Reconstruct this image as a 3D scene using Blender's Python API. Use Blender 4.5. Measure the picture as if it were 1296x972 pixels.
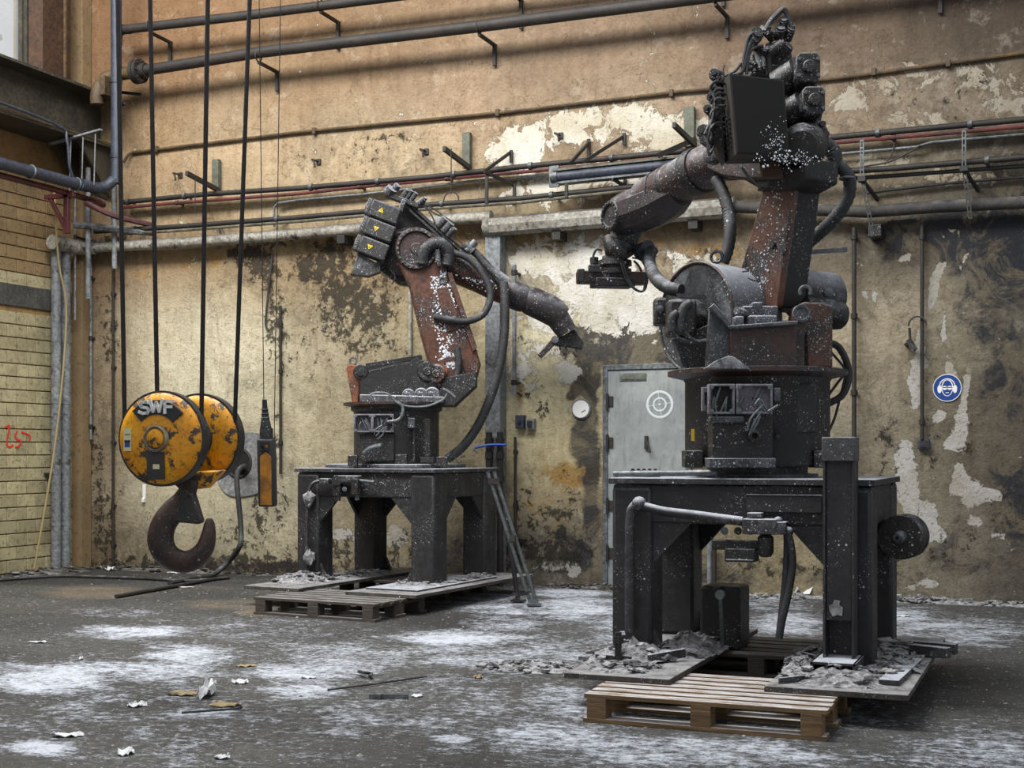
import bpy, bmesh, math, random
import numpy as np
from mathutils import Vector, Matrix, noise as mnoise

for o in list(bpy.data.objects): bpy.data.objects.remove(o)
SC = bpy.context.scene
COL = SC.collection
V = Vector
PI = math.pi
random.seed(7)

# ------------------------------------------------------------------ camera
CAMH, FPX, HOR = 1.35, 1704.0, 572.0
YAW = math.atan(700/1704)
FW = V((-math.sin(YAW), math.cos(YAW), 0)); RT = V((math.cos(YAW), math.sin(YAW), 0)); UP = V((0,0,1))
CAM = V((0,0,CAMH))
cd = bpy.data.cameras.new('camera'); cam = bpy.data.objects.new('camera', cd); COL.objects.link(cam)
cd.sensor_width = 36; cd.lens = 36*FPX/1296; cd.shift_y = (HOR-486)/1296; cd.clip_start = .05
cam.location = CAM; cam.rotation_euler = (PI/2, 0, YAW)
SC.camera = cam

# ------------------------------------------------------------------ sky, lights, exposure
w = bpy.data.worlds.new('overcast sky'); SC.world = w; w.use_nodes = True
bg = w.node_tree.nodes['Background']; bg.inputs[0].default_value = (.93, .96, 1.0, 1); bg.inputs[1].default_value = .50
def area(name, loc, target, sx, sy, power, col):
    l = bpy.data.lights.new(name, 'AREA'); l.shape = 'RECTANGLE'; l.size = sx; l.size_y = sy; l.energy = power; l.color = col
    o = bpy.data.objects.new(name, l); COL.objects.link(o); o.location = loc
    o.rotation_euler = (V(target)-V(loc)).to_track_quat('-Z', 'Y').to_euler(); return o
area('skylight', (-6.5, 6.7, 9.0), (-6.0, 11.0, 0.2), 8.5, 2.2, 1500, (1.0, .98, .94))
area('roof_glazing', (-3.5, 3.0, 9.0), (-3.5, 8.0, 0), 9.0, 3.0, 170, (.90, .95, 1.0))
SC.view_settings.view_transform = 'Standard'; SC.view_settings.look = 'None'
SC.view_settings.exposure = 0.20; SC.view_settings.gamma = 1.0

# ------------------------------------------------------------------ reading places off the photograph
DW = 12.75          # back wall plane y
XL = -10.75         # left wall plane x
def ray(px, py): return FW + RT*((px-648)/FPX) + UP*((HOR-py)/FPX)
def Dp(px, py, d): return CAM + ray(px, py)*d
def Wp(px, py, off=0.): r = ray(px, py); return CAM + r*((DW-off)/r.y)
def Lp(px, py, off=0.): r = ray(px, py); return CAM + r*((XL+off)/r.x)
def Gp(px, py, z=0.): r = ray(px, py); return CAM + r*((z-CAMH)/r.z)
def Pn(px, py, p0, n): r = ray(px, py); return CAM + r*((p0-CAM).dot(n)/r.dot(n))

# ------------------------------------------------------------------ mesh building
class MB:
    def __init__(s): s.v = []; s.f = []; s.m = []
    def add(s, vs, fs, mi=0):
        b = len(s.v); s.v += [V(p) for p in vs]; s.f += [tuple(i+b for i in f) for f in fs]; s.m += [mi]*len(fs); return s
    def frame(s, o, ax, ay, az, mi=0):      # box: centre o, half-vectors
        o, ax, ay, az = V(o), V(ax), V(ay), V(az)
        vs = [o+ax*i+ay*j+az*k for i in (-1,1) for j in (-1,1) for k in (-1,1)]
        return s.add(vs, [(0,1,3,2),(4,6,7,5),(0,4,5,1),(2,3,7,6),(0,2,6,4),(1,5,7,3)], mi)
    def box(s, c, size, rz=0, mi=0):
        a = size[0]/2; b = size[1]/2; h = size[2]/2
        return s.frame(c, (a*math.cos(rz), a*math.sin(rz), 0), (-b*math.sin(rz), b*math.cos(rz), 0), (0,0,h), mi)
    def bar(s, p0, p1, w, t, side=None, mi=0):   # rectangular bar along p0-p1, width w along side, thickness t
        p0, p1 = V(p0), V(p1); d = (p1-p0); h = d/2; d = d.normalized()
        sd = V(side) if side is not None else (V((0,0,1)) if abs(d.z) < .9 else V((1,0,0)))
        sd = (sd - d*sd.dot(d)).normalized(); n = d.cross(sd)
        return s.frame((p0+p1)/2, h, sd*(w/2), n*(t/2), mi)
    def rings(s, cs, rs, ns=None, seg=12, caps=True, ell=None, mi=0, up=None):
        cs = [V(c) for c in cs]; n = len(cs)
        if not hasattr(rs, '__len__'): rs = [rs]*n
        tang = []
        for i in range(n):
            t = (cs[min(i+1,n-1)]-cs[max(i-1,0)])
            tang.append(t.normalized() if t.length > 1e-9 else (tang[-1] if tang else V((0,0,1))))
        if ns: tang = [V(ns).normalized()]*n
        u = V(up) if up is not None else (V((0,0,1)) if abs(tang[0].z) < .9 else V((1,0,0)))
        vs = []
        for i in range(n):
            t = tang[i]; u = (u - t*u.dot(t)).normalized(); b = t.cross(u)
            for k in range(seg):
                a = 2*PI*k/seg; e = ell if ell else 1
                vs.append(cs[i] + (u*math.cos(a) + b*math.sin(a)*e)*rs[i])
        fs = [(i*seg+k, i*seg+(k+1)%seg, (i+1)*seg+(k+1)%seg, (i+1)*seg+k) for i in range(n-1) for k in range(seg)]
        if caps: fs += [tuple(range(seg-1,-1,-1)), tuple((n-1)*seg+k for k in range(seg))]
        return s.add(vs, fs, mi)
    def tube(s, pts, r, seg=8, smooth=0, caps=True, mi=0):
        pts = [V(p) for p in pts]
        if smooth:
            n0 = len(pts); pts = spline(pts, smooth)
            if hasattr(r, '__len__'): r = list(np.interp(np.linspace(0, n0-1, len(pts)), range(n0), r))
        return s.rings(pts, r, seg=seg, caps=caps, mi=mi)
    def cyl(s, p0, p1, r, r1=None, seg=16, mi=0): return s.rings([p0, p1], [r, r if r1 is None else r1], seg=seg, mi=mi)
    def lathe(s, p0, ax, prof, seg=24, mi=0, ell=None, up=None):   # prof: (distance along axis, radius)
        ax = V(ax).normalized(); p0 = V(p0)
        return s.rings([p0+ax*a for a, r in prof], [max(r, 1e-4) for a, r in prof], ns=ax, seg=seg, mi=mi, ell=ell, up=up)
    def prism(s, poly, ext, mi=0):
        poly = [V(p) for p in poly]; e = V(ext); n = len(poly)
        fs = [tuple(range(n)), tuple(range(2*n-1, n-1, -1))] + [(i, i+n, (i+1)%n+n, (i+1)%n) for i in range(n)]
        return s.add(poly+[p+e for p in poly], fs, mi)
    def torus(s, c, ax, R, r, seg=20, rs=8, a0=0, a1=2*PI, up=None, mi=0):
        ax = V(ax).normalized(); u = V(up) if up is not None else (V((0,0,1)) if abs(ax.z) < .9 else V((1,0,0)))
        u = (u-ax*u.dot(ax)).normalized(); b = ax.cross(u); full = abs(a1-a0-2*PI) < 1e-6
        pts = [V(c)+(u*math.cos(a0+(a1-a0)*k/seg)+b*math.sin(a0+(a1-a0)*k/seg))*R for k in range(seg+1)]
        return s.rings(pts, r, seg=rs, caps=not full, mi=mi)
    def ball(s, c, r, seg=10, sc=(1,1,1), mi=0):
        c = V(c); n = seg//2+1
        cs = [(c+V((0,0,-r*math.cos(PI*i/n)*sc[2])), r*math.sin(PI*i/n)) for i in range(n+1)]
        vs = []
        for p, q in cs:
            for k in range(seg): vs.append(p+V((q*math.cos(2*PI*k/seg)*sc[0], q*math.sin(2*PI*k/seg)*sc[1], 0)))
        return s.add(vs, [(i*seg+k, i*seg+(k+1)%seg, (i+1)*seg+(k+1)%seg, (i+1)*seg+k) for i in range(n) for k in range(seg)], mi)
def spline(pts, k=6):
    out = []; n = len(pts)
    for i in range(n-1):
        p0 = pts[max(i-1,0)]; p1 = pts[i]; p2 = pts[i+1]; p3 = pts[min(i+2,n-1)]
        for j in range(k):
            t = j/k
            out.append(.5*((2*p1)+(p2-p0)*t+(2*p0-5*p1+4*p2-p3)*t*t+(3*p1-p0-3*p2+p3)*t**3))
    return out+[pts[-1]]
WO = {}
def tag(o, label=None, cat=None, group=None, kind=None):
    if label: o['label'] = label
    if cat: o['category'] = cat
    if group: o['group'] = group
    if kind: o['kind'] = kind
    return o
def thing(name, loc, label, cat, group=None):
    o = bpy.data.objects.new(name, None); COL.objects.link(o); o.location = loc; o.empty_display_size = .1
    WO[o.name] = V(loc); return tag(o, label, cat, group)
def build(mb, name, mats, parent=None, bev=0, ang=38, smooth=True, label=None, kind=None, cat=None, group=None, recalc=True):
    me = bpy.data.meshes.new(name)
    lo = V((min(p.x for p in mb.v), min(p.y for p in mb.v), min(p.z for p in mb.v)))
    hi = V((max(p.x for p in mb.v), max(p.y for p in mb.v), max(p.z for p in mb.v)))
    org = (lo+hi)/2
    if parent is None: org = V((org.x, org.y, lo.z))
    me.from_pydata([p-org for p in mb.v], [], mb.f)
    if not isinstance(mats, (list, tuple)): mats = [mats]
    for m in mats: me.materials.append(m)
    if len(mats) > 1: me.polygons.foreach_set('material_index', mb.m)
    if recalc:
        bm = bmesh.new(); bm.from_mesh(me); bmesh.ops.recalc_face_normals(bm, faces=bm.faces); bm.to_mesh(me); bm.free()
    if smooth:
        me.polygons.foreach_set('use_smooth', [True]*len(me.polygons)); me.set_sharp_from_angle(angle=math.radians(ang))
    me.update()
    o = bpy.data.objects.new(name, me); COL.objects.link(o)
    if parent is not None: o.parent = parent; o.location = org - WO[parent.name]
    else: o.location = org
    WO[o.name] = org
    if bev:
        b = o.modifiers.new('bevel', 'BEVEL'); b.width = bev; b.segments = 2; b.limit_method = 'ANGLE'; b.angle_limit = math.radians(40); b.harden_normals = False
    return tag(o, label, cat, group, kind)
def struct(mb, name, mats, parent=None, **k):
    return build(mb, name, mats, parent, kind=None if parent else 'structure', **k)

# ------------------------------------------------------------------ materials
class NT:
    def __init__(s, name):
        s.mat = bpy.data.materials.new(name); s.mat.use_nodes = True; s.t = s.mat.node_tree
        s.b = s.t.nodes['Principled BSDF']; s.tc = s.n('ShaderNodeTexCoord')
    def n(s, typ, **k):
        x = s.t.nodes.new(typ)
        for a, b in k.items(): setattr(x, a, b)
        return x
    def put(s, inp, v):
        if isinstance(v, bpy.types.NodeSocket): s.t.links.new(v, inp)
        elif isinstance(v, (tuple, list)): inp.default_value = tuple(v)+((1,) if len(v) == 3 and inp.type == 'RGBA' else ())
        else: inp.default_value = v
    def noise(s, scale, detail=4, rough=.6, vec=None, dist=0., col=False):
        x = s.n('ShaderNodeTexNoise'); s.put(x.inputs['Vector'], vec if vec is not None else s.tc.outputs['Object'])
        x.inputs['Scale'].default_value = scale; x.inputs['Detail'].default_value = detail; x.inputs['Roughness'].default_value = rough; x.inputs['Distortion'].default_value = dist
        return x.outputs[1 if col else 0]
    def math(s, op, a, b=0., clamp=False):
        x = s.n('ShaderNodeMath', operation=op, use_clamp=clamp); s.put(x.inputs[0], a); s.put(x.inputs[1], b); return x.outputs[0]
    def ramp(s, v, lo, hi, a=0., b=1.):
        x = s.n('ShaderNodeMapRange'); s.put(x.inputs[0], v); x.inputs[1].default_value = lo; x.inputs[2].default_value = hi; x.inputs[3].default_value = a; x.inputs[4].default_value = b; return x.outputs[0]
    def mix(s, f, a, b, typ='MIX'):
        x = s.n('ShaderNodeMix', data_type='RGBA', blend_type=typ); s.put(x.inputs[0], f); s.put(x.inputs[6], a); s.put(x.inputs[7], b); return x.outputs[2]
    def scalevec(s, sc, src=None):
        x = s.n('ShaderNodeMapping'); s.put(x.inputs[0], src if src is not None else s.tc.outputs['Object']); x.inputs['Scale'].default_value = sc; return x.outputs[0]
    def attr(s, name, col=False):
        x = s.n('ShaderNodeAttribute', attribute_name=name); return x.outputs['Color' if col else 'Fac']
    def bump(s, h, strength=.3, dist=.01):
        x = s.n('ShaderNodeBump'); x.inputs['Strength'].default_value = strength; x.inputs['Distance'].default_value = dist; s.put(x.inputs['Height'], h)
        s.t.links.new(x.outputs[0], s.b.inputs['Normal'])
    def done(s, col, rough=.8, metal=0., spec=None):
        s.put(s.b.inputs['Base Color'], col); s.put(s.b.inputs['Roughness'], rough); s.put(s.b.inputs['Metallic'], metal)
        if spec is not None: s.b.inputs['Specular IOR Level'].default_value = spec
        return s.mat
def C(r, g, b):      # sRGB 0-255 to linear
    return tuple((x/255/12.92 if x/255 <= .04045 else ((x/255+.055)/1.055)**2.4) for x in (r, g, b))
def splat(t, scale, density):       # scattered flecks of dried foam
    vo = t.n('ShaderNodeTexVoronoi'); vo.inputs['Scale'].default_value = scale; t.put(vo.inputs['Vector'], t.tc.outputs['Object'])
    sp = t.n('ShaderNodeSeparateColor'); t.put(sp.inputs[0], vo.outputs['Color'])
    rad = t.math('MULTIPLY', t.ramp(sp.outputs[0], 1-density, 1.0), .34)
    return t.math('MULTIPLY', t.math('GREATER_THAN', rad, vo.outputs['Distance']), 1.)
def grimy(name, c1, c2, f2=.5, dust=.5, flecks=.2, rough=.55, metal=.0, dustcol=C(176,180,190), c3=None, fscale=52):
    t = NT(name)
    n1 = t.noise(3.2, 8, .68); col = t.mix(t.ramp(n1, f2-.10, f2+.10), c1, c2)
    if c3: col = t.mix(t.ramp(t.noise(7, 8, .7), .56, .64), col, c3)
    n2 = t.noise(24, 9, .8); col = t.mix(t.ramp(n2, .36, .60, .75, 0), col, (0.006,.006,.007)); col = t.mix(t.ramp(n2, .58, .70, 0, .35), col, t.mix(1., col, (2.2,2.1,2.0), 'MULTIPLY'))
    geo = t.n('ShaderNodeNewGeometry'); sx = t.n('ShaderNodeSeparateXYZ'); t.put(sx.inputs[0], geo.outputs['Normal'])
    upf = t.ramp(sx.outputs[2], .15, .95)
    nz = t.math('MULTIPLY', t.math('SUBTRACT', t.noise(8, 10, .78), .5), 3.2)
    dm = t.math('MULTIPLY', t.ramp(t.math('ADD', nz, dust*1.5-.55), -.1, .7, 0, .9), upf)
    dside = t.ramp(t.math('ADD', nz, dust*.9-.80), .0, .9, 0, .32)
    dm = t.math('MAXIMUM', dm, dside)
    col = t.mix(dm, col, dustcol)
    if flecks:
        mod = t.ramp(t.noise(3.4, 3, .6), .44, .60)
        fl = t.math('MAXIMUM', t.math('MULTIPLY', splat(t, fscale, flecks*.7), mod), t.math('MULTIPLY', splat(t, fscale*2.2, flecks*1.3), mod))
        fl = t.math('MAXIMUM', fl, t.math('MULTIPLY', t.ramp(t.noise(34, 8, .8), .60, .66, 0, min(flecks*2.2, .9)), mod))
        col = t.mix(t.math('MULTIPLY', fl, .85), col, C(205,208,214))
    t.bump(t.math('ADD', n2, t.math('MULTIPLY', n1, 1.2)), .55, .008)
    return t.done(col, t.ramp(n2, .3, .7, rough-.12, rough+.2), metal)
M = {}
M['black'] = grimy('sooty black steel', C(32,32,35), C(48,47,49), .5, .42, .22, .5)
M['blackdust'] = grimy('dusty black steel', C(40,40,43), C(58,57,59), .5, .8, .35, .55)
M['char'] = grimy('charred black casting', C(22,22,24), C(38,36,35), .5, .36, .30, .45)
M['rust'] = grimy('scorched orange brown casting', C(100,60,40), C(44,36,35), .53, .55, .6, .42, c3=C(30,28,30))
M['rustdk'] = grimy('dark scorched brown casting', C(78,52,44), C(44,38,38), .50, .45, .35, .42, c3=C(30,29,31))
M['orange'] = grimy('orange painted casting', C(150,84,48), C(84,58,46), .55, .3, .25, .5)
M['purple'] = grimy('heat tinted grey casting', C(62,52,54), C(40,37,40), .5, .40, .22, .40)
M['boxmetal'] = grimy('pale grey terminal box', C(150,148,156), C(104,102,108), .5, .6, .3, .5)
M['whitemetal'] = grimy('foam covered grey metal', C(92,94,98), C(50,50,54), .5, .95, .6, .6)
M['zinc'] = grimy('galvanised metal', C(128,134,136), C(96,100,102), .5, .4, .0, .42, .4)
M['rubber'] = grimy('black ribbed rubber', C(40,41,44), C(56,57,60), .5, .4, .22, .6)
M['cable'] = grimy('thin black cable', C(38,38,40), C(60,60,62), .5, .3, .0, .6)
M['soot'] = grimy('soot black sheet', C(24,24,25), C(32,31,32), .5, .10, .25, .6)
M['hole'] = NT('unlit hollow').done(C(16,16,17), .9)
M['pipedark'] = grimy('sooty wall pipe', C(50,43,38), C(34,31,30), .5, .15, .0, .6, dustcol=C(120,112,100))
M['pipered'] = grimy('faded red pipe', C(112,48,44), C(80,40,38), .5, .2, .0, .6, dustcol=C(140,125,110))
M['pipegreen'] = grimy('grey green conduit', C(118,112,92), C(84,80,68), .5, .2, .0, .6, dustcol=C(150,142,120))
M['pipeblue'] = grimy('grey blue pipe', C(62,70,88), C(50,56,70), .5, .15, .0, .45, dustcol=C(120,125,130))
M['pipered2'] = grimy('dark red pipe', C(98,40,42), C(70,34,36), .5, .2, .0, .5, dustcol=C(120,100,95))
M['ochre'] = grimy('ochre painted conduit', C(100,78,44), C(72,56,36), .5, .1, .0, .6, dustcol=C(120,104,76))
M['duct'] = grimy('peeling whitewashed duct', C(178,175,164), C(150,146,134), .52, .86, .0, .75, c3=C(70,64,56), dustcol=C(52,50,50))
M['ductdark'] = grimy('sooted duct', C(74,70,66), C(52,51,52), .5, .3, .0, .7, dustcol=C(140,138,135))
M['greypipe'] = grimy('flaking grey painted pipe', C(142,146,150), C(118,122,126), .5, .1, .0, .5, c3=C(84,84,82))
M['girder'] = grimy('dark olive girder', C(74,70,56), C(56,54,46), .5, .2, .0, .6, dustcol=C(120,112,90))
M['bracket'] = grimy('grey green bracket', C(112,116,100), C(90,92,80), .5, .2, .0, .6)
M['beamgrey'] = grimy('grey concrete lintel', C(92,92,88), C(74,74,72), .5, .2, .0, .8)
M['rope'] = grimy('greasy steel rope', C(42,38,40), C(30,29,31), .5, .2, .0, .45, .3)
M['hook'] = grimy('rusty forged hook', C(88,68,60), C(54,46,44), .5, .15, .10, .42, .2, c3=C(96,62,44))
M['lavender'] = grimy('pale box interior', C(168,162,176), C(120,116,124), .5, .5, .3, .6)
M['latch'] = grimy('dark latch plate', C(66,64,60), C(50,50,48), .5, .15, .05, .5)
M['paper'] = NT('crumpled white paper').done(C(196,198,200), .9)
M['tan'] = NT('tan packing').done(C(150,135,105), .9)
def pale():
    t = NT('pale rubble'); return t.done(t.mix(t.ramp(t.noise(14, 6, .7), .38, .62), C(80,80,82), C(150,150,150)), .95)
M['rubble'] = pale()
M['rubbledk'] = grimy('dark soot rubble', C(60,56,50), C(90,84,74), .5, .3, .2, .9)
def wood(name, a, b, dustc, d):
    t = NT(name); wp_ = t.n('ShaderNodeNewGeometry').outputs['Position']; n = t.noise(4, 6, .6, t.scalevec((1.2, 22, 22), wp_))
    col = t.mix(t.ramp(n, .35, .65), a, b)
    geo = t.n('ShaderNodeNewGeometry'); sx = t.n('ShaderNodeSeparateXYZ'); t.put(sx.inputs[0], geo.outputs['Normal'])
    dm = t.math('MULTIPLY', t.ramp(sx.outputs[2], .5, .95), t.ramp(t.noise(6, 10, .8, t.scalevec((1, 4, 1), wp_)), .38, .58, 0, d))
    col = t.mix(dm, col, dustc); t.bump(n, .5, .004); return t.done(col, .75)
M['wood'] = wood('weathered pallet wood', C(132,104,68), C(84,66,46), C(190,192,198), .85)
M['wooddark'] = wood('sooty pallet wood', C(78,70,62), C(52,48,44), C(150,150,152), .65)
def yellow():
    t = NT('chipped yellow paint'); n = t.noise(15, 12, .78); n2 = t.noise(3.4, 5, .6)
    col = t.mix(t.ramp(t.noise(5, 5, .6), .35, .65), C(236,168,26), C(214,136,14))
    v = t.math('ADD', n, t.math('MULTIPLY', t.math('SUBTRACT', n2, .5), .55))
    m = t.ramp(v, .555, .57); col = t.mix(m, col, C(62,54,46))
    col = t.mix(t.ramp(t.noise(40, 6, .7), .30, .52, .6, 0), col, C(84,60,26))
    t.bump(m, .4, .002); return t.done(col, t.ramp(n, .3, .7, .32, .6))
M['yellow'] = yellow()
def yel2():
    t = NT('worn amber plastic'); col = t.mix(t.ramp(t.noise(6, 6, .65), .42, .6), C(206,132,22), C(120,80,28)); return t.done(col, .45)
M['amber'] = yel2()
M['blk'] = NT('black paint').done(C(44,44,46), .6)
M['white'] = NT('white paint').done(C(222,222,220), .6)
M['warn'] = NT('yellow warning sticker').done(C(222,184,30), .5)
M['blue'] = NT('blue sign enamel').done(C(30,62,130), .35)
M['bluetie'] = NT('blue plastic strap').done(C(24,84,190), .4)
M['redpaint'] = NT('red spray paint').done(C(206,52,36), .7)
M['cream'] = NT('cream sticker').done(C(206,200,160), .6)
M['chalk'] = NT('pale spray paint').done(C(186,192,194), .8)
# ------------------------------------------------------------------ painted fields on the big surfaces
def project(x, y, z):
    f = FW.x*x+FW.y*y; l = RT.x*x+RT.y*y
    return 648+FPX*l/f, HOR-FPX*(z-CAMH)/f
def blobs(px, py, lst):
    out = np.zeros_like(px)
    for b in lst:
        cx, cy, rx, ry = b[:4]; amp = b[4] if len(b) > 4 else 1.; a = math.radians(b[5]) if len(b) > 5 else 0
        dx = (px-cx)*math.cos(a)+(py-cy)*math.sin(a); dy = -(px-cx)*math.sin(a)+(py-cy)*math.cos(a)
        r = np.sqrt((dx/rx)**2+(dy/ry)**2)
        out = np.maximum(out, amp*np.clip(1.5-r, 0, 1))
    return out
def strokes(px, py, lst):
    out = np.zeros_like(px)
    for amp, pts in lst:
        for (x0, y0, r0), (x1, y1, r1) in zip(pts, pts[1:]):
            dx, dy = x1-x0, y1-y0; t = np.clip(((px-x0)*dx+(py-y0)*dy)/(dx*dx+dy*dy), 0, 1)
            d = np.hypot(px-x0-t*dx, py-y0-t*dy)/((r0+(r1-r0)*t)*1.0)
            out = np.maximum(out, amp*np.clip(1.5-d, 0, 1))
    return out
def rbf(px, py, pts, sig):
    W = np.zeros_like(px)+1e-12; S = np.zeros(px.shape+(3,))
    for p in pts:
        cx, cy = p[:2]; k = np.exp(-(((px-cx)**2+(py-cy)**2)/(2*sig*sig)))+1e-7/(1+((px-cx)**2+(py-cy)**2)/9e4)**2
        W += k; S += k[..., None]*np.array(C(*p[2:5]))
    S = S/W[..., None]; l = (S@np.array([.3,.6,.1]))[..., None]
    return l+(S-l)*.60
def grid_mesh(name, P, mats, fields, cols):       # P: (n,m,3)
    n, m = P.shape[:2]; org = P.reshape(-1, 3).min(0)
    me = bpy.data.meshes.new(name)
    idx = np.arange(n*m).reshape(n, m)
    q = np.stack([idx[:-1,:-1], idx[1:,:-1], idx[1:,1:], idx[:-1,1:]], -1).reshape(-1, 4)
    me.from_pydata((P.reshape(-1, 3)-org).tolist(), [], q.tolist())
    for k, a in fields.items():
        at = me.attributes.new(k, 'FLOAT', 'POINT'); at.data.foreach_set('value', a.reshape(-1).astype(np.float32))
    for k, a in cols.items():
        at = me.attributes.new(k, 'FLOAT_COLOR', 'POINT'); at.data.foreach_set('color', np.concatenate([a.reshape(-1, 3), np.ones((n*m, 1))], 1).reshape(-1).astype(np.float32))
    me.materials.append(mats); me.polygons.foreach_set('use_smooth', [True]*len(me.polygons)); me.update()
    o = bpy.data.objects.new(name, me); COL.objects.link(o); o.location = org; o['kind'] = 'structure'; WO[name] = V(org); return o

def wallmat():
    t = NT('flaking limewashed plaster'); base = t.attr('base', True)
    big = t.noise(1.1, 5, .6); med = t.noise(4.5, 10, .72); fine = t.noise(34, 6, .75)
    wv = t.noise(2.2, 3, .6, col=True)
    col = t.mix(1., base, t.mix(big, (.72,.70,.66), (1.28,1.26,1.2)), 'MULTIPLY')
    col = t.mix(t.ramp(med, .40, .62, .0, .38), col, t.mix(1., col, (.52,.46,.40), 'MULTIPLY'))
    gb = t.noise(1.7, 9, .7, dist=.8)
    col = t.mix(t.math('MULTIPLY', t.ramp(gb, .52, .56, 0, .55), t.ramp(t.attr('calm'), 0, 1, 1, .25)), col, t.mix(1., col, (.60,.60,.62), 'MULTIPLY'))
    col = t.mix(t.ramp(t.noise(2.2, 9, .72, t.scalevec((3.2, 1, .45))), .50, .66, 0, .45), col, t.mix(1., col, (.62,.56,.48), 'MULTIPLY'))
    col = t.mix(t.ramp(t.noise(3.1, 10, .75), .56, .60, 0, .35), col, t.mix(.5, t.mix(1., col, (1.35,1.36,1.36), 'MULTIPLY'), C(190,184,168)))
    ca = t.ramp(t.attr('calm'), 0, 1, 1, .35); g2 = t.noise(4.2, 12, .78, dist=.6)
    col = t.mix(t.math('MULTIPLY', t.ramp(g2, .53, .60, 0, .45), ca), col, t.mix(1., col, (.50,.47,.44), 'MULTIPLY'))
    col = t.mix(t.math('MULTIPLY', t.ramp(t.noise(13, 12, .82), .50, .64, 0, .50), ca), col, t.mix(1., col, (.42,.40,.38), 'MULTIPLY'))
    col = t.mix(t.ramp(t.noise(11, 12, .82), .54, .66, 0, .40), col, t.mix(1., col, (1.5,1.5,1.5), 'MULTIPLY'))
    # yellow ochre water stains
    st = t.ramp(t.math('ADD', t.attr('ochre'), t.math('MULTIPLY', t.math('SUBTRACT', t.noise(3.2, 8, .7, dist=1.2), .5), 1.5)), .45, .75)
    col = t.mix(t.math('MULTIPLY', st, .75), col, C(150,112,48))
    # ring shaped tide marks
    rg = t.math('ABSOLUTE', t.math('SUBTRACT', t.noise(1.8, 5, .55, dist=1.5), .5))
    col = t.mix(t.ramp(rg, 0, .012, .35, 0), col, t.mix(1., col, (.5,.44,.36), 'MULTIPLY'))
    # soot veil
    so = t.ramp(t.math('ADD', t.attr('soot'), t.math('MULTIPLY', t.math('SUBTRACT', t.noise(3.0, 12, .76, dist=.6), .5), 2.2)), .38, .66)
    sootc = t.mix(t.ramp(t.noise(2.3, 11, .75, dist=.9), .47, .56), C(40,42,48), C(98,90,76))
    col = t.mix(t.math('MULTIPLY', so, .9), col, sootc)
    # bare white plaster where the coat came away, darker lifted edge
    pv = t.math('ADD', t.attr('peel'), t.math('MULTIPLY', t.math('SUBTRACT', t.noise(5.2, 14, .74, dist=.7), .5), 3.6))
    edge = t.math('MULTIPLY', t.ramp(pv, .42, .50), t.ramp(pv, .50, .56, 1, 0))
    col = t.mix(t.math('MULTIPLY', edge, .55), col, C(88,74,54))
    pm = t.ramp(pv, .50, .515)
    pc = t.mix(t.ramp(t.noise(2.0, 8, .65), .40, .64), t.attr('peelcol', True), t.mix(1., t.attr('peelcol', True), (.74,.70,.60), 'MULTIPLY'))
    pc = t.mix(t.ramp(fine, .25, .40, .4, 0), pc, C(120,108,88))
    col = t.mix(pm, col, pc)
    # black mould and blistered patches
    mv = t.math('ADD', t.attr('mold'), t.math('MULTIPLY', t.math('SUBTRACT', t.noise(9, 14, .82, dist=.3), .5), 4.2))
    mm = t.ramp(mv, .70, .80)
    col = t.mix(t.math('MULTIPLY', mm, .88), col, C(46,42,38))
    # pin holes and specks everywhere
    sp = t.ramp(t.noise(40, 6, .8), .30, .38, 1, 0)
    col = t.mix(t.math('MULTIPLY', sp, .55), col, C(58,48,38))
    sp2 = t.math('MULTIPLY', t.ramp(t.noise(20, 12, .88), .54, .58), t.ramp(big, .34, .52))
    col = t.mix(t.math('MULTIPLY', sp2, .6), col, C(66,56,44))
    # fine crack lines
    vo = t.n('ShaderNodeTexVoronoi', feature='DISTANCE_TO_EDGE'); vo.inputs['Scale'].default_value = .9
    wp = t.n('ShaderNodeVectorMath', operation='ADD'); t.put(wp.inputs[0], t.tc.outputs['Object']); 
    ws = t.n('ShaderNodeVectorMath', operation='SCALE'); t.put(ws.inputs[0], wv); ws.inputs['Scale'].default_value = .9; t.put(wp.inputs[1], ws.outputs[0])
    t.put(vo.inputs['Vector'], wp.outputs[0])
    col = t.mix(t.ramp(vo.outputs['Distance'], .0, .006, .5, 0), col, C(60,48,36))
    h = t.math('ADD', t.math('MULTIPLY', pm, -1.6), t.math('ADD', t.math('MULTIPLY', med, 1.2), t.math('MULTIPLY', fine, .7)))
    h = t.math('ADD', h, t.math('MULTIPLY', mm, .6))
    t.bump(h, .8, .025)
    return t.done(col, .9, spec=.25)
M['wall'] = wallmat()
x0, x1, z1 = XL, 3.6, 9.2
xs = np.linspace(x0, x1, 480); zs = np.linspace(0, z1, 300)
X, Z = np.meshgrid(xs, zs, indexing='ij'); Y = np.full_like(X, DW)
PX, PY = project(X, Y, Z)
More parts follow.
